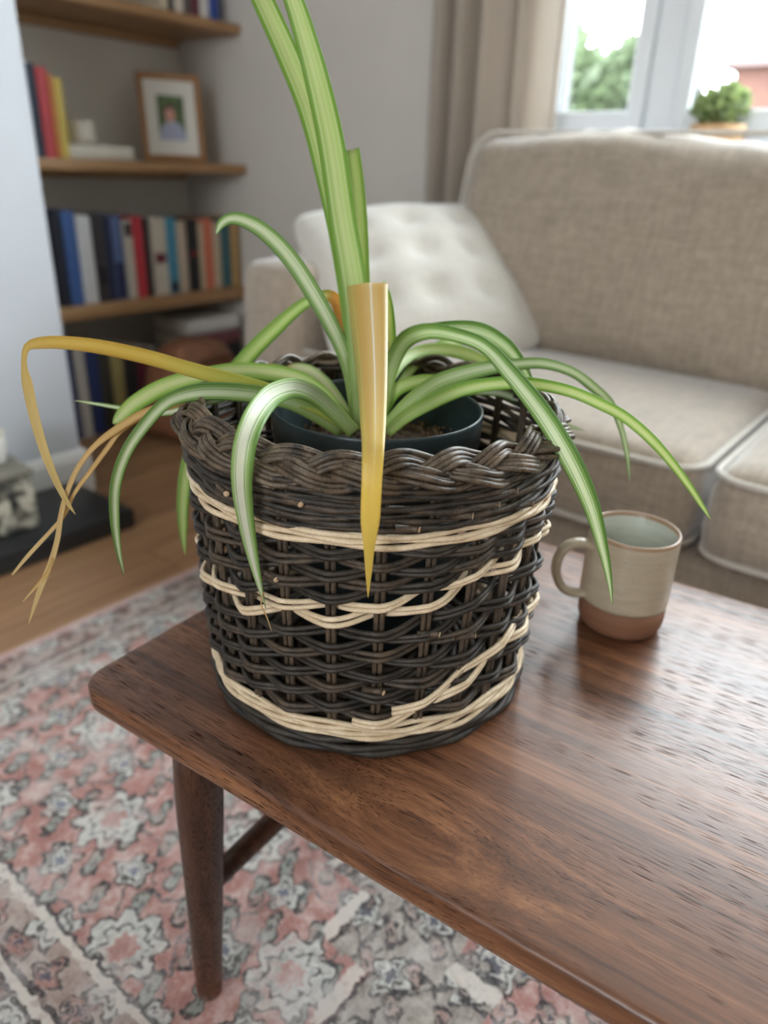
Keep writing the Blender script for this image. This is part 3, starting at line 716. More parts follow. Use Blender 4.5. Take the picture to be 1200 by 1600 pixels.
def leaf_cloud_raw(n, rx, rz, size, seed):
    rnd = random.Random(seed); v, f = [], []
    for i in range(n):
        d = Vector((rnd.gauss(0, 1), rnd.gauss(0, 1), rnd.gauss(0, 1))).normalized(); r = rnd.random()**.4
        c = Vector((d.x*rx*r, d.y*rx*r, d.z*rz*r)); ax = Vector((rnd.gauss(0, 1), rnd.gauss(0, 1), rnd.gauss(.5, 1))).normalized(); b = ax.orthogonal().normalized(); b = Matrix.Rotation(rnd.uniform(0, 6.3), 3, ax) @ b; c2 = ax.cross(b)
        s = size*rnd.uniform(.6, 1.4); k = len(v); v += [c-b*s, c+c2*s*.5, c+b*s, c-c2*s*.5]; f.append((k, k+1, k+2, k+3))
    return v, f
tree('garden_tree', 'pale green garden tree seen through the left pane', 8.6, 4.15, [(0, .15, 2.05, .55, .42, 900), (.1, -.25, 1.8, .5, .4, 800), (-.1, .35, 2.5, .34, .3, 500), (0, -.55, 2.15, .24, .3, 350)], 1.9, 3)
hb = thing('hedge_bush', 'yellow-green bush low in the left pane below the tree', 'bush', (7.6, 3.35, -.349))
for i, (dx, dy, z, rx, rz, n) in enumerate([(0, 0, .9, .6, .8, 1200), (0, .75, .95, .6, .8, 1200)]):
    v, f = leaf_cloud_raw(n, rx, rz, .09, 40+i); o = mk('foliage', v, f, leafy('bush_leaf_%d' % i, lin(112, 120, 72), .35, .2), hb, False); o.location = (dx, dy, z); o['kind'] = 'stuff'
mk('stem', *tube([Vector((0, .3, 0)), Vector((0, .35, .5)), Vector((0, .4, .9))], .04, 8), M['bark'], hb)
hs = thing('brick_house', 'red brick house with a tiled roof seen through the right pane', 'house', (17.5, 2.2, -.35))
bk = plain('red_brick', lin(92, 62, 54), .9, .12, 6); rt = plain('roof_tile', lin(84, 66, 64), .85, .12, 8)
boxes('house_wall', [(-2, 3, -4.5, 2.35, 0, 2.95)], bk, hs)
v = [(-2.2, -4.7, 2.95), (-2.2, 2.6, 2.95), (3.2, 2.6, 2.95), (3.2, -4.7, 2.95), (.5, -3, 5.2), (.5, .0, 5.2)]
mk('roof', v, [(0, 4, 5, 1), (1, 5, 2), (2, 5, 4, 3), (3, 4, 0), (0, 1, 2, 3)], rt, hs, False)
for yy in (-.2, -2.6):
    w_ = boxes('house_window', [(-2.06, -1.98, yy, yy+1.1, .9, 2.1)], M['upvc'], hs); boxes('house_window_pane', [(-2.08, -2.065, yy+.08, yy+1.02, .98, 2.02)], M['hearth'], hs)
t = thing('distant_shrub', 'light green shrub in front of the brick house', 'bush', (11, 3.55, -.349))
v, f = leaf_cloud_raw(900, .55, .8, .09, 77); o = mk('foliage', v, f, leafy('shrub_leaf', lin(80, 92, 72), .35, .2), t, False); o.location = (0, 0, .95); o['kind'] = 'stuff'
mk('stem', *tube([Vector((0, 0, 0)), Vector((0, .05, .6))], .04, 8), M['bark'], t)

# ------------------------------------------------------------------ coffee table
TT = R_(4.37); TZ = .42
table = thing('coffee_table', 'walnut coffee table with rounded corners and tapered round legs', 'table', (0, 0, 0), TT)
W0, W1, L0, L1 = .281, .760, -.62, .480
def rrect(x0, x1, y0, y1, r, n=8):
    pts = []
    for cx, cy, a0 in ((x1-r, y1-r, 0), (x0+r, y1-r, 90), (x0+r, y0+r, 180), (x1-r, y0+r, 270)):
        for k in range(n+1):
            a = R_(a0+90*k/n); pts.append((cx+r*math.cos(a), cy+r*math.sin(a)))
    return pts
def slab(x0, x1, y0, y1, r, prof):
    """prof: list of (inset, z) from the top centre outward and down"""
    v, f = [], []; n = None
    for ins, z in prof:
        pts = rrect(x0+ins, x1-ins, y0+ins, y1-ins, max(r-ins, .001)); n = len(pts); v += [(x, y, z) for x, y in pts]
    for k in range(len(prof)-1):
        for i in range(n):
            j = (i+1) % n; f.append((k*n+i, (k+1)*n+i, (k+1)*n+j, k*n+j))
    f.append(tuple(range(n))); f.append(tuple((len(prof)-1)*n+i for i in reversed(range(n))))
    return v, f
prof = [(.0046, 0), (.0028, -.0004), (.0012, -.0014), (.0002, -.0030), (0, -.0045), (0, -.017), (.001, -.021), (.0035, -.0255), (.008, -.0285), (.013, -.030)]
v, f = slab(W0, W1, L0, L1, .023, prof)
top = mk('tabletop', [(x, y, z+TZ) for x, y, z in v], f, M['walnut'], table); flat_by_angle(top, 50)
apz0, apz1 = .352, .3898
for (a, b, c, d) in ((.330, .350, L0+.07, L1-.07), (W1-.069, W1-.049, L0+.07, L1-.07)):
    boxes('apron_rail', [(a, b, c, d, apz0, apz1)], M['walnut_leg'], table, .003, 2)
for (a, b, c, d) in ((.351, W1-.07, L1-.09, L1-.07), (.351, W1-.07, L0+.07, L0+.09)):
    boxes('apron_rail', [(a, b, c, d, apz0, apz1)], M['walnut_leg'], table, .003, 2)
legs = [((.3195, .383), (.3365, .4205)), ((W1-.0385, .383), (W1-.0555, .4205)), ((.3195, L0+.097), (.3365, L0+.0595)), ((W1-.0385, L0+.097), (W1-.0555, L0+.0595))]
for (tx, ty), (bx_, by_) in legs:
    tp, bt = Vector((tx, ty, .3898)), Vector((bx_, by_, .0112))
    pts = [bt+(tp-bt)*(k/12) for k in range(13)]
    mk('leg', *tube(pts, lambda s: .0135+.0075*min(1, s*1.25)-.001*max(0, s-.8)*5, 20, up=Vector((0, 1, 0))), M['walnut_leg'], table)
for ia, ib in ((0, 1), (2, 3)):
    def onleg(i, z): (tx, ty), (bx_, by_) = legs[i]; s = z/.390; return Vector((bx_+(tx-bx_)*s, by_+(ty-by_)*s, z))
    a, b = onleg(ia, .185), onleg(ib, .185)
    d = (b-a).normalized(); mk('stretcher', *tube([a+d*.012+(b-a-d*.024)*k/10 for k in range(11)], lambda s: .0108+.002*math.sin(s*math.pi), 14), M['walnut_leg'], table)

# ------------------------------------------------------------------ mug
def speckled(name, c, rough, dark, dens=.66):
    m, nt, N, L, B = nmat(name); tc = N.new('ShaderNodeTexCoord')
    n1 = texn(N, L, tc.outputs['Object'], 420, 2); n2 = texn(N, L, mapping(N, L, tc.outputs['Object'], (20, 20, 160)), 1, 3)
    c2 = ramp(N, L, n2, [(.3, tuple(k*.9 for k in c[:3])+(1,)), (.7, tuple(min(1, k*1.06) for k in c[:3])+(1,))])
    L.new(mixc(N, L, mathn(N, L, 'MULTIPLY', smooth(N, L, n1, dens, dens+.06), .6), c2, dark), B.inputs['Base Color']); B.inputs['Roughness'].default_value = rough; return m
mug = thing('mug', 'two-tone stoneware mug, cream glaze over bare brown foot, on the table', 'mug', (.6295, .1935, TZ+.0006))
H_ = .099
glz = speckled('cream_glaze', lin(170, 156, 134), .28, lin(120, 98, 76)); ins = speckled('grey_green_glaze', lin(182, 184, 172), .25, lin(150, 146, 130)); foot = speckled('bare_clay', lin(120, 80, 56), .75, lin(96, 62, 44))
mk('clay_foot', *lathe([(0, .0025), (.030, .0025), (.032, 0), (.0345, .0006), (.0376, .004), (.0392, .009), (.0398, .016), (.0400, .0285), (.0385, .0287)], 64), foot, mug)
mk('body', *lathe([(.0385, .0288), (.0402, .0290), (.0406, .032), (.0407, .06), (.0404, .085), (.0403, .0955), (.0398, .0972)], 64), glz, mug)
mk('inside', *lathe([(.0385, .0972), (.0370, .094), (.0366, .06), (.0362, .03), (.033, .014), (.02, .010), (0, .009)], 64), ins, mug)
mk('rim', *lathe([(.0404, .0955), (.0404, .0976), (.0396, .0990), (.0385, .0990), (.0375, .0978), (.0372, .0950)], 64), speckled('brown_rim_glaze', lin(150, 122, 96), .3, lin(100, 76, 58)), mug)
hdir = Vector((-.05, .60, 0)).normalized(); 
hp = []
cen = Vector((.6295, .1935, 0))
tgt = at(885, 905, .695); hd = Vector((tgt.x-cen.x, tgt.y-cen.y, 0)).normalized()
for (r_, z_) in crom([(.0385, .083), (.051, .0868), (.064, .0830), (.0705, .070), (.0695, .055), (.062, .0405), (.051, .0345), (.0385, .0335)], 30): hp.append(hd*r_+Vector((0, 0, z_)))
side = hd.cross(Vector((0, 0, 1)))
hv, hf = tube(hp, 1.0, 12, False, up=side)
T_ = frames(hp, False)
hv = []
for i, p in enumerate(hp):
    b = side; c = T_[i].cross(b).normalized()
    for k in range(12):
        a = 2*math.pi*k/12; hv.append(p+b*(.0062*math.cos(a))+c*(.0042*math.sin(a)))
mk('handle', hv, hf, glz, mug)

# ------------------------------------------------------------------ wicker basket
BC = Vector((.433, .345, TZ))
basket = thing('wicker_basket', 'dark wicker basket with cream woven bands and braided rim', 'basket', BC)
def willow(name, dark, light, rough=.55, sc=1):
    m, nt, N, L, B = nmat(name); tc = N.new('ShaderNodeTexCoord'); O = tc.outputs['Object']
    a = texn(N, L, O, 70*sc, 4, .65, .5); b = texn(N, L, O, 700*sc, 3, .6)
    s = mathn(N, L, 'ADD', mathn(N, L, 'MULTIPLY', a, .65), mathn(N, L, 'MULTIPLY', b, .35))
    L.new(ramp(N, L, s, [(.36, dark), (.54, tuple((p+q)/2 for p, q in zip(dark, light))), (.68, light)]), B.inputs['Base Color']); B.inputs['Roughness'].default_value = rough
    bp = N.new('ShaderNodeBump'); bp.inputs['Strength'].default_value = .5; bp.inputs['Distance'].default_value = .0008; L.new(b, bp.inputs['Height']); L.new(bp.outputs[0], B.inputs['Normal']); return m
M['rod'] = willow('dark_willow', lin(14, 12, 10), lin(70, 60, 49)); M['rod2'] = willow('dark_willow_b', lin(18, 15, 12), lin(98, 82, 65)); M['stake'] = willow('brown_willow', lin(40, 32, 25), lin(104, 87, 68))
M['braid'] = willow('braid_willow', lin(32, 26, 21), lin(126, 107, 85), .42); M['cream_rod'] = willow('peeled_willow', lin(196, 172, 138), lin(232, 214, 184), .45); M['tip'] = plain('cut_end', lin(190, 164, 130), .8)
NS = 26
psi0 = YAW + math.pi          # direction from the basket toward the camera
def baseR(z): return .1275 + .0105*min(1, max(0, (z)/.215))
def warp(ps):                 # the middle bands climb toward the window side
    K = [(-180, .004), (-120, -.006), (-55, -.013), (-42, -.013), (-22, -.002), (-8, 0), (5, .005), (21, .013), (36, .026), (67, .030), (110, .024), (150, .012), (180, .004)]
    for (a, va), (b, vb) in zip(K, K[1:]):
        if a <= ps <= b:
            t = (ps-a)/(b-a); t = t*t*(3-2*t); return va+(vb-va)*t
    return 0
def wfac(z):
    zz = z
    if zz <= .036 or zz >= .178: return 0
    return (zz-.036)/(.122-.036) if zz < .122 else (.178-zz)/(.178-.122)
def ring(name, z, amp, phase, rad, mat, seed, zj=.0006, n=208, a0=None, a1=None, zf=None, dr=0, sharp=.75):
    rnd = random.Random(seed); f1, f2 = rnd.uniform(0, 6), rnd.uniform(0, 6)
    closed = a0 is None; pts = []
    cnt = n if closed else int(n*abs(a1-a0)/360)
    for i in range(cnt):
        ps = (-180+360*i/n) if closed else a0+(a1-a0)*i/(cnt-1)
        th = psi0 + R_(ps)
        c = math.cos(NS/2*th+phase)
        tri = math.asin(max(-1, min(1, c)))*2/math.pi
        w = (1-sharp)*c + sharp*tri*1.0
        zz = z + zj*math.sin(th*5+f1) + zj*.7*math.sin(th*11+f2) + wfac(z)*warp(ps)
        if zf: zz = zf(ps)
        r = baseR(zz) + amp*w + dr + .0005*math.sin(th*7+f2)
        pts.append(Vector((r*math.cos(th), r*math.sin(th), zz)))
    return mk(name, *tube(pts, rad, 7, closed), mat, basket)
# psi is measured so that + runs to the right in the photo
sd = 0
def pair(z, row, mat, name, rad=.0020, amp=.0062, gap=.0039):
    global sd
    for k in (0, 1):
        sd += 1; ring(name, z+(k-.5)*gap, amp, math.pi*row, rad*random.uniform(.92, 1.06), mat, sd)
# foot wale
for k, (z, r, rr) in enumerate(((.0035, .0032, .004), (.0085, .003, .0045), (.0135, .0028, .0035))):
    sd += 1; ring('foot_weaver', z, .0018, k*2.1, r, M['rod'], sd, .0004, dr=rr-.001)
# lower cream wale
for k in range(4):
    sd += 1; ring('cream_weaver', .0178+.0036*k, .0016, k*math.pi*2/3, .0021, M['cream_rod'], sd, .0005, dr=.0028, sharp=.2)
row = 0; z = .0365
while z < .113:
    pair(z, row, M['rod'] if row % 3 else M['rod2'], 'weaver'); row += 1; z += .0086
for k in range(2): pair(.1185+.0086*k, row, M['cream_rod'], 'cream_weaver', .0019, .0064); row += 1
z = .1365
while z < .172:
    pair(z, row, M['rod'] if row % 2 else M['rod2'], 'weaver'); row += 1; z += .0082
for k in range(3):
    sd += 1; ring('cream_weaver', .1762+.0037*k, .0016, k*math.pi*2/3, .0021, M['cream_rod'], sd, .0005, dr=.0032, sharp=.2)
for k in range(10):
    sd += 1; ring('rim_weaver', .1872+.0033*k, .0018, k*math.pi*2/3+(k % 3)*.3, .0021*random.uniform(.85, 1.15), M['rod'] if k % 2 else M['rod2'], sd, .0011, dr=.0028+.0004*(k % 3), sharp=.3)
# the extra cream rods that climb out of the lower band on the window side
def climb(o_): return lambda ps: .036+o_ + .041*min(1, max(0, (ps-8)/40))**1.1
for r_ in (0, 1):
    for k in (0, 1):
        sd += 1; ring('cream_weaver', .04, .0040, math.pi*r_, .0019, M['cream_rod'], sd, .0004, 240, (-3, 9)[r_], 118, climb(.0037*k+.0075*r_-.004), .0042)
# stakes in pairs
for k in range(NS):
    th = 2*math.pi*k/NS
    # stakes stand where the weave crosses them: extrema of cos(NS/2*th)
    for s_ in (-1, 1):
        t2 = th + s_*.0145
        pts = [Vector((baseR(zz)*math.cos(t2), baseR(zz)*math.sin(t2), zz)) for zz in [.004+.224*j/8 for j in range(9)]]
        mk('stake', *tube(pts, .0019, 6), M['stake'], basket)
# woven base: disc of concentric rods with spokes
bm = bmesh.new(); bmesh.ops.create_circle(bm, cap_ends=True, segments=64, radius=.122, matrix=Matrix.Translation((0, 0, .004))); bmesh.ops.solidify(bm, geom=bm.faces[:], thickness=.002); frombm('base_disc', bm, M['rod'], basket)
for k in range(12): 
    r = .016+.0085*k; pts = [Vector((r*math.cos(a), r*math.sin(a), .0075+.0012*math.cos(13*a+k*math.pi))) for a in [2*math.pi*i/64 for i in range(64)]]
    mk('base_weaver', *tube(pts, .0035, 6, True), M['rod2'], basket)
# braided rim: three bundles of rods plaited round the top
NP = 8; RB, ZB = .1385, .2255
def braid_pt(th, k):
    e = Vector((math.cos(th), math.sin(th), 0)); nrm = (e*.72+Vector((0, 0, 1))*.69).normalized(); e1 = (e*.69-Vector((0, 0, 1))*.72).normalized()
    ph = NP*th + 2*math.pi*k/3
    wob = .0012*math.sin(5*th+k)
    return e*RB + Vector((0, 0, ZB+wob)) + e1*(.0084*math.sin(ph)) + nrm*(.0044*math.sin(2*ph)), nrm
for k in range(3):
    n = 420; base = [braid_pt(2*math.pi*i/n, k) for i in range(n)]; cen_ = [b[0] for b in base]; T_ = frames(cen_, True)
    for j in range(4):
        o_ = (j-1.5)*.0031; rnd = random.Random(k*10+j); f1 = rnd.uniform(0, 6)
        pts = []
        for i in range(n):
            sdv = T_[i].cross(base[i][1]).normalized(); th = 2*math.pi*i/n
            pts.append(cen_[i]+sdv*(o_+.0006*math.sin(9*th+f1))+base[i][1]*(.0012*math.sin(7*th+f1*2)-.0007*abs(j-1.5)))
        mk('braid_strand', *tube(pts, .00188*rnd.uniform(.88, 1.1), 7, True), M['braid'], basket)
# cut rod ends poking out
rnd = random.Random(3)
for (ps, zz) in ((-17, .2035), (12, .190), (26, .195), (34, .199), (40, .205), (-40, .197), (20, .108), (32, .099), (-25, .145), (48, .19), (5, .063)):
    th = psi0+R_(ps); e = Vector((math.cos(th), math.sin(th), 0)); p = e*(baseR(zz)+.003)+Vector((0, 0, zz)); tg = Vector((-math.sin(th), math.cos(th), 0))
    st_ = mk('rod_end', *tube([p-tg*.012, p+e*.0035, p+e*.0048+tg*.002], .0021, 8), M['stake'], basket)
    v, f = lathe([(0, .0004), (.0019, .0003), (.0021, 0)], 8); o = mk('cut_face', v, f, M['tip'], st_); o.matrix_local = Matrix.Translation(p+e*.0049+tg*.0022) @ (e*.6+tg*.75).to_track_quat('Z', 'Y').to_matrix().to_4x4()

# ------------------------------------------------------------------ nursery pot
PC = Vector((.456, .360, TZ+.0125)); PH = .2055
pot = thing('nursery_pot', 'dark slate-green plastic plant pot inside the wicker basket', 'pot', PC)
pm = plain('slate_green_plastic', lin(42, 54, 56), .38, .05, 10, spec=.5)
mk('pot_wall', *lathe([(0, .001), (.058, .001), (.060, .003), (.0795, PH-.03), (.0805, PH-.028), (.0832, PH-.027), (.0845, PH-.003), (.0843, PH-.0006), (.0836, PH), (.0826, PH-.0004), (.0822, PH-.003), (.0790, PH-.028), (.058, .004), (0, .004)], 72), pm, pot)
def soil():
    n, m = 56, 16; v = [(0, 0, .17)]; f = []; rnd = random.Random(2)
    for j in range(1, m+1):
        for i in range(n):
            a = 2*math.pi*i/n; r = .0795*j/m; x, y = r*math.cos(a), r*math.sin(a)
            v.append((x, y, .169 + .004*mnoise.noise(Vector((x*60, y*60, 0))) + .003*mnoise.noise(Vector((x*160, y*160, 3))) + rnd.uniform(-.0008, .0008) + .006*(1-j/m)))
    for i in range(n): f.append((0, 1+i, 1+(i+1) % n))
    for j in range(m-1):
        for i in range(n): a = 1+j*n+i; b = 1+j*n+(i+1) % n; f.append((a, a+n, b+n, b))
    sm = plain('potting_soil', lin(74, 56, 42), .95, .6, 180, .8, 500)
    mk('soil', v, f, sm, pot)
    v, f = [], []
    for i in range(420):
        a, r = rnd.uniform(0, 6.28), .077*math.sqrt(rnd.random()); s = rnd.uniform(.0008, .0026); k = len(v); c = Vector((r*math.cos(a), r*math.sin(a), .173+.006*(1-r/.077)))
        q = Matrix.Rotation(rnd.uniform(0, 6), 3, Vector((rnd.gauss(0, 1), rnd.gauss(0, 1), rnd.gauss(0, 1))).normalized()); sc = Vector((1, rnd.uniform(.3, 1), rnd.uniform(.3, 1)*2))
        for p in ((1, 0, 0), (-1, 0, 0), (0, 1, 0), (0, -1, 0), (0, 0, 1), (0, 0, -1)): v.append(c+q @ Vector((p[0]*s*sc.x, p[1]*s*sc.y, p[2]*s*sc.z)))
        f += [(k+a_, k+b_, k+c_) for a_, b_, c_ in ((0, 2, 4), (2, 1, 4), (1, 3, 4), (3, 0, 4), (2, 0, 5), (1, 2, 5), (3, 1, 5), (0, 3, 5))]
    o = mk('soil_crumbs', v, f, plain('soil_crumb', lin(104, 80, 60), .95, .5, 300), pot, False); o['kind'] = 'stuff'
soil()

# ------------------------------------------------------------------ spider plant
def leafmat(name, stops, tip=None, t0=.7, t1=1.0, base=None, b0=.0, b1=.25, trans=.4, asym=.5, vein=.3, rough=.42):
    """u across, v along the blade: stops colour the blade from its heart (0) to its margin (1), fine parallel veins; tip and base tints"""
    m, nt, N, L, B = nmat(name); uv = N.new('ShaderNodeUVMap'); sp = N.new('ShaderNodeSeparateXYZ'); L.new(uv.outputs[0], sp.inputs[0])
    u, v = sp.outputs[0], sp.outputs[1]
    oi = N.new('ShaderNodeObjectInfo')
    cen = mathn(N, L, 'ADD', mathn(N, L, 'MULTIPLY', mathn(N, L, 'SUBTRACT', oi.outputs['Random'], .5), .16), asym)
    w = mathn(N, L, 'DIVIDE', mathn(N, L, 'ABSOLUTE', mathn(N, L, 'SUBTRACT', u, cen)), .5)
    cb = N.new('ShaderNodeCombineXYZ'); L.new(mathn(N, L, 'MULTIPLY', u, 30), cb.inputs[0]); L.new(mathn(N, L, 'MULTIPLY', v, .9), cb.inputs[1]); L.new(mathn(N, L, 'MULTIPLY', oi.outputs['Random'], 40), cb.inputs[2])
    veins = texn(N, L, cb.outputs[0], 1.0, 2, .6)
    cb2 = N.new('ShaderNodeCombineXYZ'); L.new(mathn(N, L, 'MULTIPLY', u, 7), cb2.inputs[0]); L.new(mathn(N, L, 'MULTIPLY', v, 1.5), cb2.inputs[1]); L.new(mathn(N, L, 'MULTIPLY', oi.outputs['Random'], 17), cb2.inputs[2])
    big = texn(N, L, cb2.outputs[0], 1.0, 2, .5)
    ww = mathn(N, L, 'ADD', w, mathn(N, L, 'ADD', mathn(N, L, 'MULTIPLY', mathn(N, L, 'SUBTRACT', veins, .5), .26), mathn(N, L, 'MULTIPLY', mathn(N, L, 'SUBTRACT', big, .5), .2)))
    col = ramp(N, L, ww, stops)
    col = mixc(N, L, mathn(N, L, 'MULTIPLY', smooth(N, L, veins, .5, .68), vein), col, mixc(N, L, .5, stops[-1][1], stops[0][1]))
    if tip is not None:
        k = mathn(N, L, 'ADD', v, mathn(N, L, 'MULTIPLY', mathn(N, L, 'SUBTRACT', big, .5), .3)); col = mixc(N, L, smooth(N, L, k, t0, t1), col, tip)
    if base is not None:
        k = mathn(N, L, 'SUBTRACT', 1, smooth(N, L, v, b0, b1)); col = mixc(N, L, mathn(N, L, 'MULTIPLY', k, .8), col, base)
    L.new(col, B.inputs['Base Color']); B.inputs['Roughness'].default_value = rough; B.inputs['Specular IOR Level'].default_value = .45
    bp = N.new('ShaderNodeBump'); bp.inputs['Strength'].default_value = .3; bp.inputs['Distance'].default_value = .0004; L.new(veins, bp.inputs['Height']); L.new(bp.outputs[0], B.inputs['Normal'])
    tr = N.new('ShaderNodeBsdfTranslucent'); L.new(col, tr.inputs[0]); mx = N.new('ShaderNodeMixShader'); mx.inputs[0].default_value = trans
    L.new(B.outputs[0], mx.inputs[1]); L.new(tr.outputs[0], mx.inputs[2]); L.new(mx.outputs[0], N['Material Output'].inputs[0]); return m
LIME = lin(176, 200, 112); C0 = lin(236, 238, 218)
def strip(heart, line, mid, margin, h=.30):
    return [(h, heart), (h+.03, line), (h+.09, line), (h+.12, heart), (h+.19, heart), (h+.23, mid), (.76, mid), (.82, margin)]
LM = {'tall': leafmat('leaf_tall', [(.0, lin(196, 208, 140)), (.22, lin(206, 216, 158)), (.5, lin(176, 198, 114)), (.62, lin(214, 222, 172)), (.74, lin(128, 168, 58)), (1, lin(118, 160, 52))], base=lin(158, 182, 104), b1=.45, asym=.42, vein=.45),
      'var': leafmat('leaf_white_heart', strip(C0, lin(158, 188, 120), lin(162, 192, 116), lin(118, 158, 74), .34), base=LIME, b1=.3),
      'dark': leafmat('leaf_dark_margin', strip(lin(222, 230, 196), lin(156, 186, 118), lin(146, 178, 102), lin(104, 142, 70), .26), base=LIME, b1=.4),
      'green': leafmat('leaf_green_margin', strip(lin(218, 226, 168), lin(176, 204, 114), lin(164, 196, 98), lin(126, 168, 64), .30), base=LIME, b1=.3),
      'lime': leafmat('leaf_lime', strip(lin(212, 224, 160), lin(180, 204, 118), lin(170, 196, 104), lin(138, 176, 70), .3), tip=lin(204, 204, 140), t0=.85, t1=1.05),
      'yellow': leafmat('leaf_yellow', [(.03, lin(236, 226, 208)), (.10, lin(222, 192, 128)), (.5, lin(216, 178, 100)), (.8, lin(204, 172, 96)), (.95, lin(196, 184, 96))], tip=lin(232, 206, 104), t0=.5, t1=.8, vein=.15, rough=.36),
      'yellowing': leafmat('leaf_yellowing', [(.2, lin(220, 192, 96)), (.6, lin(208, 174, 74)), (.9, lin(196, 160, 66))], tip=lin(216, 192, 128), t0=.55, t1=.8, base=lin(182, 200, 100), b0=.12, b1=.5),
      'orange': leafmat('leaf_orange_base', strip(lin(208, 222, 156), lin(172, 198, 110), lin(160, 190, 98), lin(124, 166, 64), .3), base=lin(236, 168, 72), b0=.27, b1=.31),
      'browntip': leafmat('leaf_brown_tip', strip(lin(220, 220, 186), lin(178, 194, 132), lin(172, 188, 128), lin(136, 164, 88), .4), tip=lin(200, 152, 84), t0=.86, t1=.97, base=LIME),
      'dry': leafmat('leaf_dry', [(.2, lin(212, 178, 116)), (.6, lin(198, 158, 94)), (.9, lin(180, 138, 76))], tip=lin(208, 182, 126), t0=.5, t1=1, trans=.2)}
plant = thing('spider_plant', 'variegated spider plant with yellowing leaves growing from the pot', 'plant', PC+Vector((0, 0, .17)))
def leaf(pts, mat, roll=0, keel=.18, n=64, name='leaf', label=None, flip=False):
    """pts: (px, py, width px, depth m or None)"""
    P = [list(p) for p in pts]
    # fill the depths that were left out
    ks = [i for i, p in enumerate(P) if p[3] is not None]
    L = [0]
    for a, b in zip(P, P[1:]): L.append(L[-1]+math.dist(a[:2], b[:2]))
    for a, b in zip(ks, ks[1:]):
        for i in range(a+1, b): t = (L[i]-L[a])/(L[b]-L[a]); P[i][3] = P[a][3]+(P[b][3]-P[a][3])*t
    S = crom([tuple(p) for p in P], n)
    C = [at(s[0], s[1], s[3]) for s in S]; T = frames(C, False)
    v, f, uvs = [], [], []; prev = None; m = 8
    for i, (s, c, t) in enumerate(zip(S, C, T)):
        view = (c-CAM_P).normalized(); b = t.cross(view)
        if b.length < .05 and prev is not None: b = prev - t*prev.dot(t)
        b.normalize()
        if prev is not None and b.dot(prev) < 0: b = -b
        if prev is not None: b = (b*.6+prev*.4); b = (b-t*b.dot(t)).normalized()
        prev = b
        r = R_(roll if not callable(roll) else roll(i/(n-1))); nn = b.cross(t); bb = b*math.cos(r)+nn*math.sin(r); n2 = bb.cross(t).normalized()
        wd = max(s[2], .6)*s[3]/F_PX/max(.55, abs(math.cos(r)))
        for k in range(m+1):
            u = k/m-.5; q = abs(u)*2
            v.append(c + bb*(u*wd) + n2*(wd*keel*.45*(q-.45))*(-1 if not flip else 1)); uvs.append((k/m, i/(n-1)))
    for i in range(n-1):
        for k in range(m): a = i*(m+1)+k; f.append((a, a+1, a+m+2, a+m+1))
    org = plant.location
    o = mk(name, [p-org for p in v], f, LM[mat], plant, True, uvs)
    md = o.modifiers.new('blade', 'SOLIDIFY'); md.thickness = .0005; md.offset = 0
    if label: o['label'] = label
    return o
_ = None
# tall upright blades
leaf([(566, 672, 30, .606), (563, 560, 38, _), (552, 440, 42, .602), (535, 340, 42, _), (517, 220, 42, _), (497, 130, 39, .588), (478, 60, 35, _), (459, 0, 31, _), (432, -70, 26, .565)], 'tall', 12, .2, label='tall upright pale green blade')
leaf([(560, 670, 20, .616), (550, 520, 26, _), (530, 380, 28, .618), (508, 275, 30, _), (484, 175, 36, _), (455, 100, 36, .61), (410, 0, 34, _), (383, -55, 30, .60)], 'tall', -14, .2)
leaf([(572, 668, 20, .620), (570, 540, 26, _), (565, 440, 26, .622), (562, 350, 25, _), (556, 280, 25, _), (551, 238, 23, .622), (550.5, 231, 22, .6235), (550.5, 231.5, 22, .629), (548, 262, 18, .638), (546, 320, 3, .648)], 'lime', 0, .10, label='short upright blade with a folded tip')
# big yellow blade folded over toward the camera
leaf([(585, 668, 38, .606), (580, 560, 52, .604), (576, 490, 60, .601), (574, 448, 64, .598), (573.5, 441, 65, .595), (573.5, 441.5, 65, .590), (575, 470, 62, .574), (579, 530, 54, .535), (582, 600, 46, .485), (583, 660, 40, .440), (583, 700, 35, .418), (581, 750, 32, .415), (579, 800, 31, .421), (578, 822, 28, .425), (577, 850, 19, .431), (576, 895, 10, .446), (575, 934, 1, .46)], 'yellow', 0, .10, 110, label='yellow dying blade folded over at the top')
leaf([(592, 668, 16, .612), (603, 610, 20, _), (609, 550, 20, .612), (609, 500, 17, _), (605, 462, 12, _), (599, 440, 4, .612)], 'green', 30, .2)
# orange-based kinked blade, its outer end hangs down behind the rim
leaf([(552, 655, 10, .622), (549, 590, 18, .624), (543, 540, 21, _), (533, 490, 21, _), (525, 470, 20, .630), (515, 462, 18, .635), (500, 463, 16, .64), (470, 478, 18, .645), (430, 513, 23, .655), (390, 553, 25, .665), (345, 610, 24, .68), (312, 672, 24, .69), (294, 725, 22, .695), (286, 780, 19, .70), (286, 830, 12, .705), (289, 866, 2, .71)], 'orange', 10, .15, 90, label='blade with orange base, kinked and hanging behind the rim')
leaf([(556, 660, 16, .612), (545, 580, 20, .615), (525, 525, 24, _), (490, 460, 27, _), (450, 400, 27, .60), (412, 362, 25, _), (380, 344, 21, .59), (358, 342, 17, _), (345, 351, 13, .585), (338, 366, 2, .583)], 'dark', -18, .2)
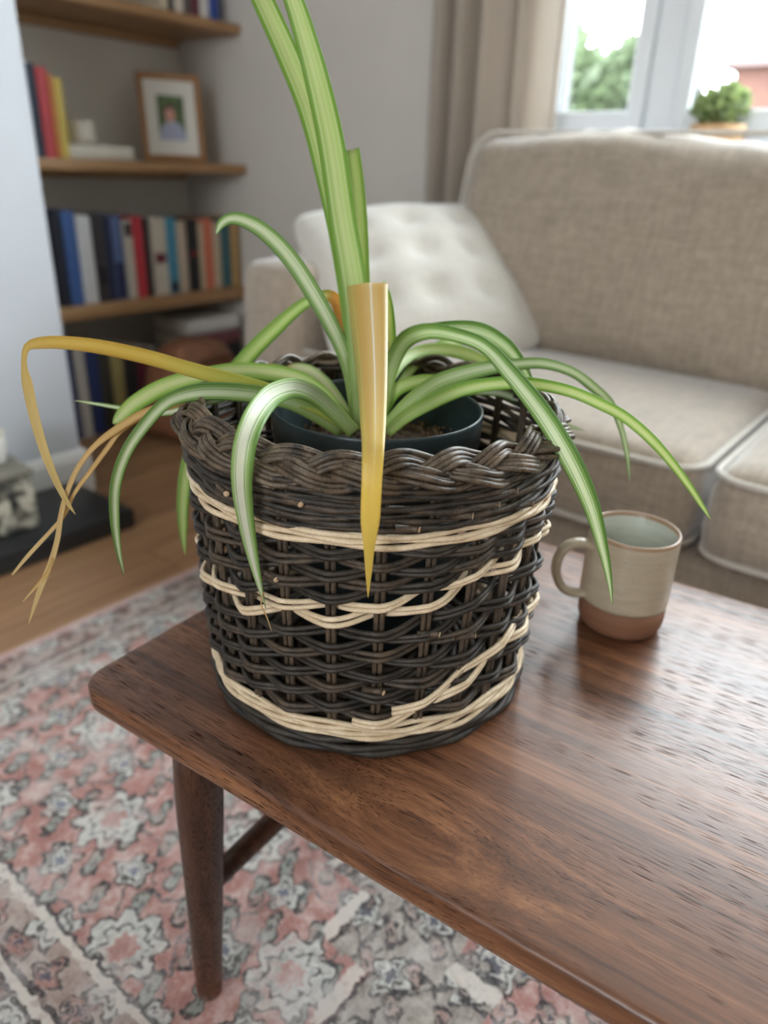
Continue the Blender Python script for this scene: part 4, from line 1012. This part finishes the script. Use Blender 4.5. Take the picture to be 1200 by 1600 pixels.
# left side
leaf([(548, 672, 16, .600), (500, 640, 20, _), (440, 616, 22, .575), (370, 596, 23, _), (300, 578, 23, .545), (230, 558, 23, _), (150, 541, 22, .52), (90, 535, 20, _), (55, 537, 17, .51), (42, 543, 11, .509), (38, 556, 8, .508), (38, 575, 9, .509), (42, 596, 15, .511), (52, 645, 15, .516), (70, 707, 13, .523), (90, 756, 10, .53), (105, 785, 7, _), (118, 804, 1, .537)], 'yellowing', 0, .15, 100, label='long yellow blade snapped at its outer bend')
leaf([(553, 668, 18, .612), (507, 619, 22, .612), (470, 594, 25, _), (420, 583, 26, .605), (370, 580, 26, _), (310, 590, 27, .595), (255, 606, 27, _), (212, 630, 25, .585), (186, 654, 18, .583), (177, 662, 4, .583)], 'green', -14, .2)
leaf([(536, 676, 18, .600), (495, 648, 24, .59), (450, 626, 26, .575), (402, 616, 28, _), (332, 611, 28, .545), (290, 616, 25, _), (258, 630, 20, .528), (226, 664, 19, .523), (198, 705, 18, .523), (181, 755, 17, .53), (179, 807, 15, .54), (185, 860, 9, .552), (194, 899, 1, .56)], 'dark', 12, .2)
leaf([(554, 676, 22, .598), (520, 642, 26, .585), (492, 618, 29, .565), (466, 607, 31, .54), (444, 609, 33, .507), (421, 621, 36, .478), (399, 650, 37, .454), (385, 685, 36, .443), (379, 720, 35, .444), (378, 760, 32, .452), (383, 805, 27, .463), (391, 850, 21, .476), (402, 900, 12, .489), (415, 950, 1, .501)], 'var', 0, .16, 90, label='broad white-striped blade hanging over the front rim')
leaf([(549, 672, 14, .618), (530, 648, 18, _), (507, 622, 20, .625), (482, 600, 19, _), (452, 584, 18, .63), (425, 575, 15, _), (402, 573, 3, .632)], 'browntip', 0, .2)
leaf([(551, 666, 12, .626), (541, 648, 16, _), (525, 622, 19, .64), (505, 597, 20, _), (484, 580, 18, .65), (462, 574, 13, _), (443, 576, 3, .655)], 'browntip', 8, .2)
leaf([(550, 672, 10, .60), (470, 625, 14, .60), (390, 612, 16, .60), (320, 628, 14, .598), (262, 644, 11, .595), (217, 643, 8, .59), (185, 637, 7, _), (150, 631, 5, _), (117, 626, 1, .585)], 'var', 0, .15)
leaf([(540, 674, 8, .602), (460, 632, 12, .585), (380, 618, 12, .57), (310, 622, 12, .556), (262, 634, 13, .548), (224, 646, 13, .542), (182, 671, 12, _), (147, 698, 9, .535), (122, 731, 8, _), (105, 769, 8, .535), (95, 807, 8, _), (90, 842, 8, .54), (79, 881, 9, _), (62, 923, 8, _), (45, 974, 2, .55)], 'dry', 0, .12, 90, label='dry tan blade trailing at the left')
leaf([(300, 627, 5, .557), (240, 644, 8, .548), (189, 673, 8, .541), (168, 700, 8, _), (140, 738, 7, .537), (115, 773, 6, _), (101, 804, 6, .541), (80, 829, 6, _), (45, 867, 6, _), (19, 898, 3, .55)], 'dry', 0, .12, 70)
leaf([(82, 872, 3, .5415), (76, 893, 5, .543), (62, 910, 5, .545), (36, 940, 1, .55)], 'dry', 0, .1, 24)
leaf([(411, 925, 2, .494), (408, 945, 2, .496), (416, 962, 2, .499), (424, 985, 1, .505)], 'dry', 0, .1, 20)
# right side
leaf([(590, 668, 18, .604), (601, 612, 22, _), (613, 566, 25, .604), (634, 530, 27, _), (668, 517, 25, .59), (712, 523, 22, _), (756, 540, 22, .555), (795, 580, 26, .53), (848, 646, 31, .505), (893, 720, 32, .500), (924, 790, 26, .508), (943, 860, 16, .52), (952, 905, 9, .53), (957, 946, 1, .538)], 'dark', -20, .2, 90, label='long dark-margined blade drooping past the mug')
leaf([(592, 664, 14, .616), (606, 600, 18, _), (618, 556, 20, .62), (645, 526, 22, _), (695, 514, 24, .622), (748, 517, 27, _), (787, 538, 25, .625), (811, 565, 19, _), (828, 594, 10, .63), (834, 610, 2, .632)], 'dark', -32, .15)
leaf([(598, 674, 18, .602), (628, 642, 24, .600), (654, 619, 27, _), (684, 599, 28, .598), (720, 586, 27, _), (760, 576, 23, .605), (802, 570, 19, _), (848, 568, 17, .615), (893, 581, 15, _), (928, 606, 15, .635), (955, 632, 12, _), (970, 668, 9, .66), (979, 706, 7, _), (984, 752, 1, .68)], 'dark', 10, .2, 80)
leaf([(604, 676, 18, .594), (632, 651, 22, .588), (674, 628, 23, .58), (720, 609, 22, _), (760, 601, 21, .57), (806, 598, 20, _), (850, 602, 19, .565), (896, 613, 18, _), (938, 631, 18, .56), (977, 652, 17, _), (1018, 687, 16, .56), (1053, 727, 13, _), (1080, 764, 10, .57), (1098, 792, 7, _), (1110, 811, 1, .58)], 'green', -12, .2, 80)
leaf([(594, 662, 14, .612), (603, 632, 19, _), (620, 609, 21, .612), (648, 597, 20, _), (680, 592, 14, .615), (712, 590, 2, .618)], 'lime', 0, .2)
leaf([(596, 655, 10, .632), (612, 590, 14, .65), (645, 553, 17, .68), (690, 546, 20, .70), (735, 556, 20, .715), (768, 575, 16, .725), (790, 600, 4, .73)], 'lime', 0, .2)
leaf([(598, 650, 10, .64), (640, 580, 14, .68), (690, 540, 17, .71), (735, 530, 18, .73), (772, 548, 18, .745), (795, 580, 13, .75), (806, 610, 3, .755)], 'lime', 10, .2)
leaf([(600, 668, 10, .62), (680, 622, 12, .63), (770, 612, 13, .64), (830, 634, 11, .645), (880, 662, 8, .65), (914, 673, 1, .655)], 'var', 0, .15)
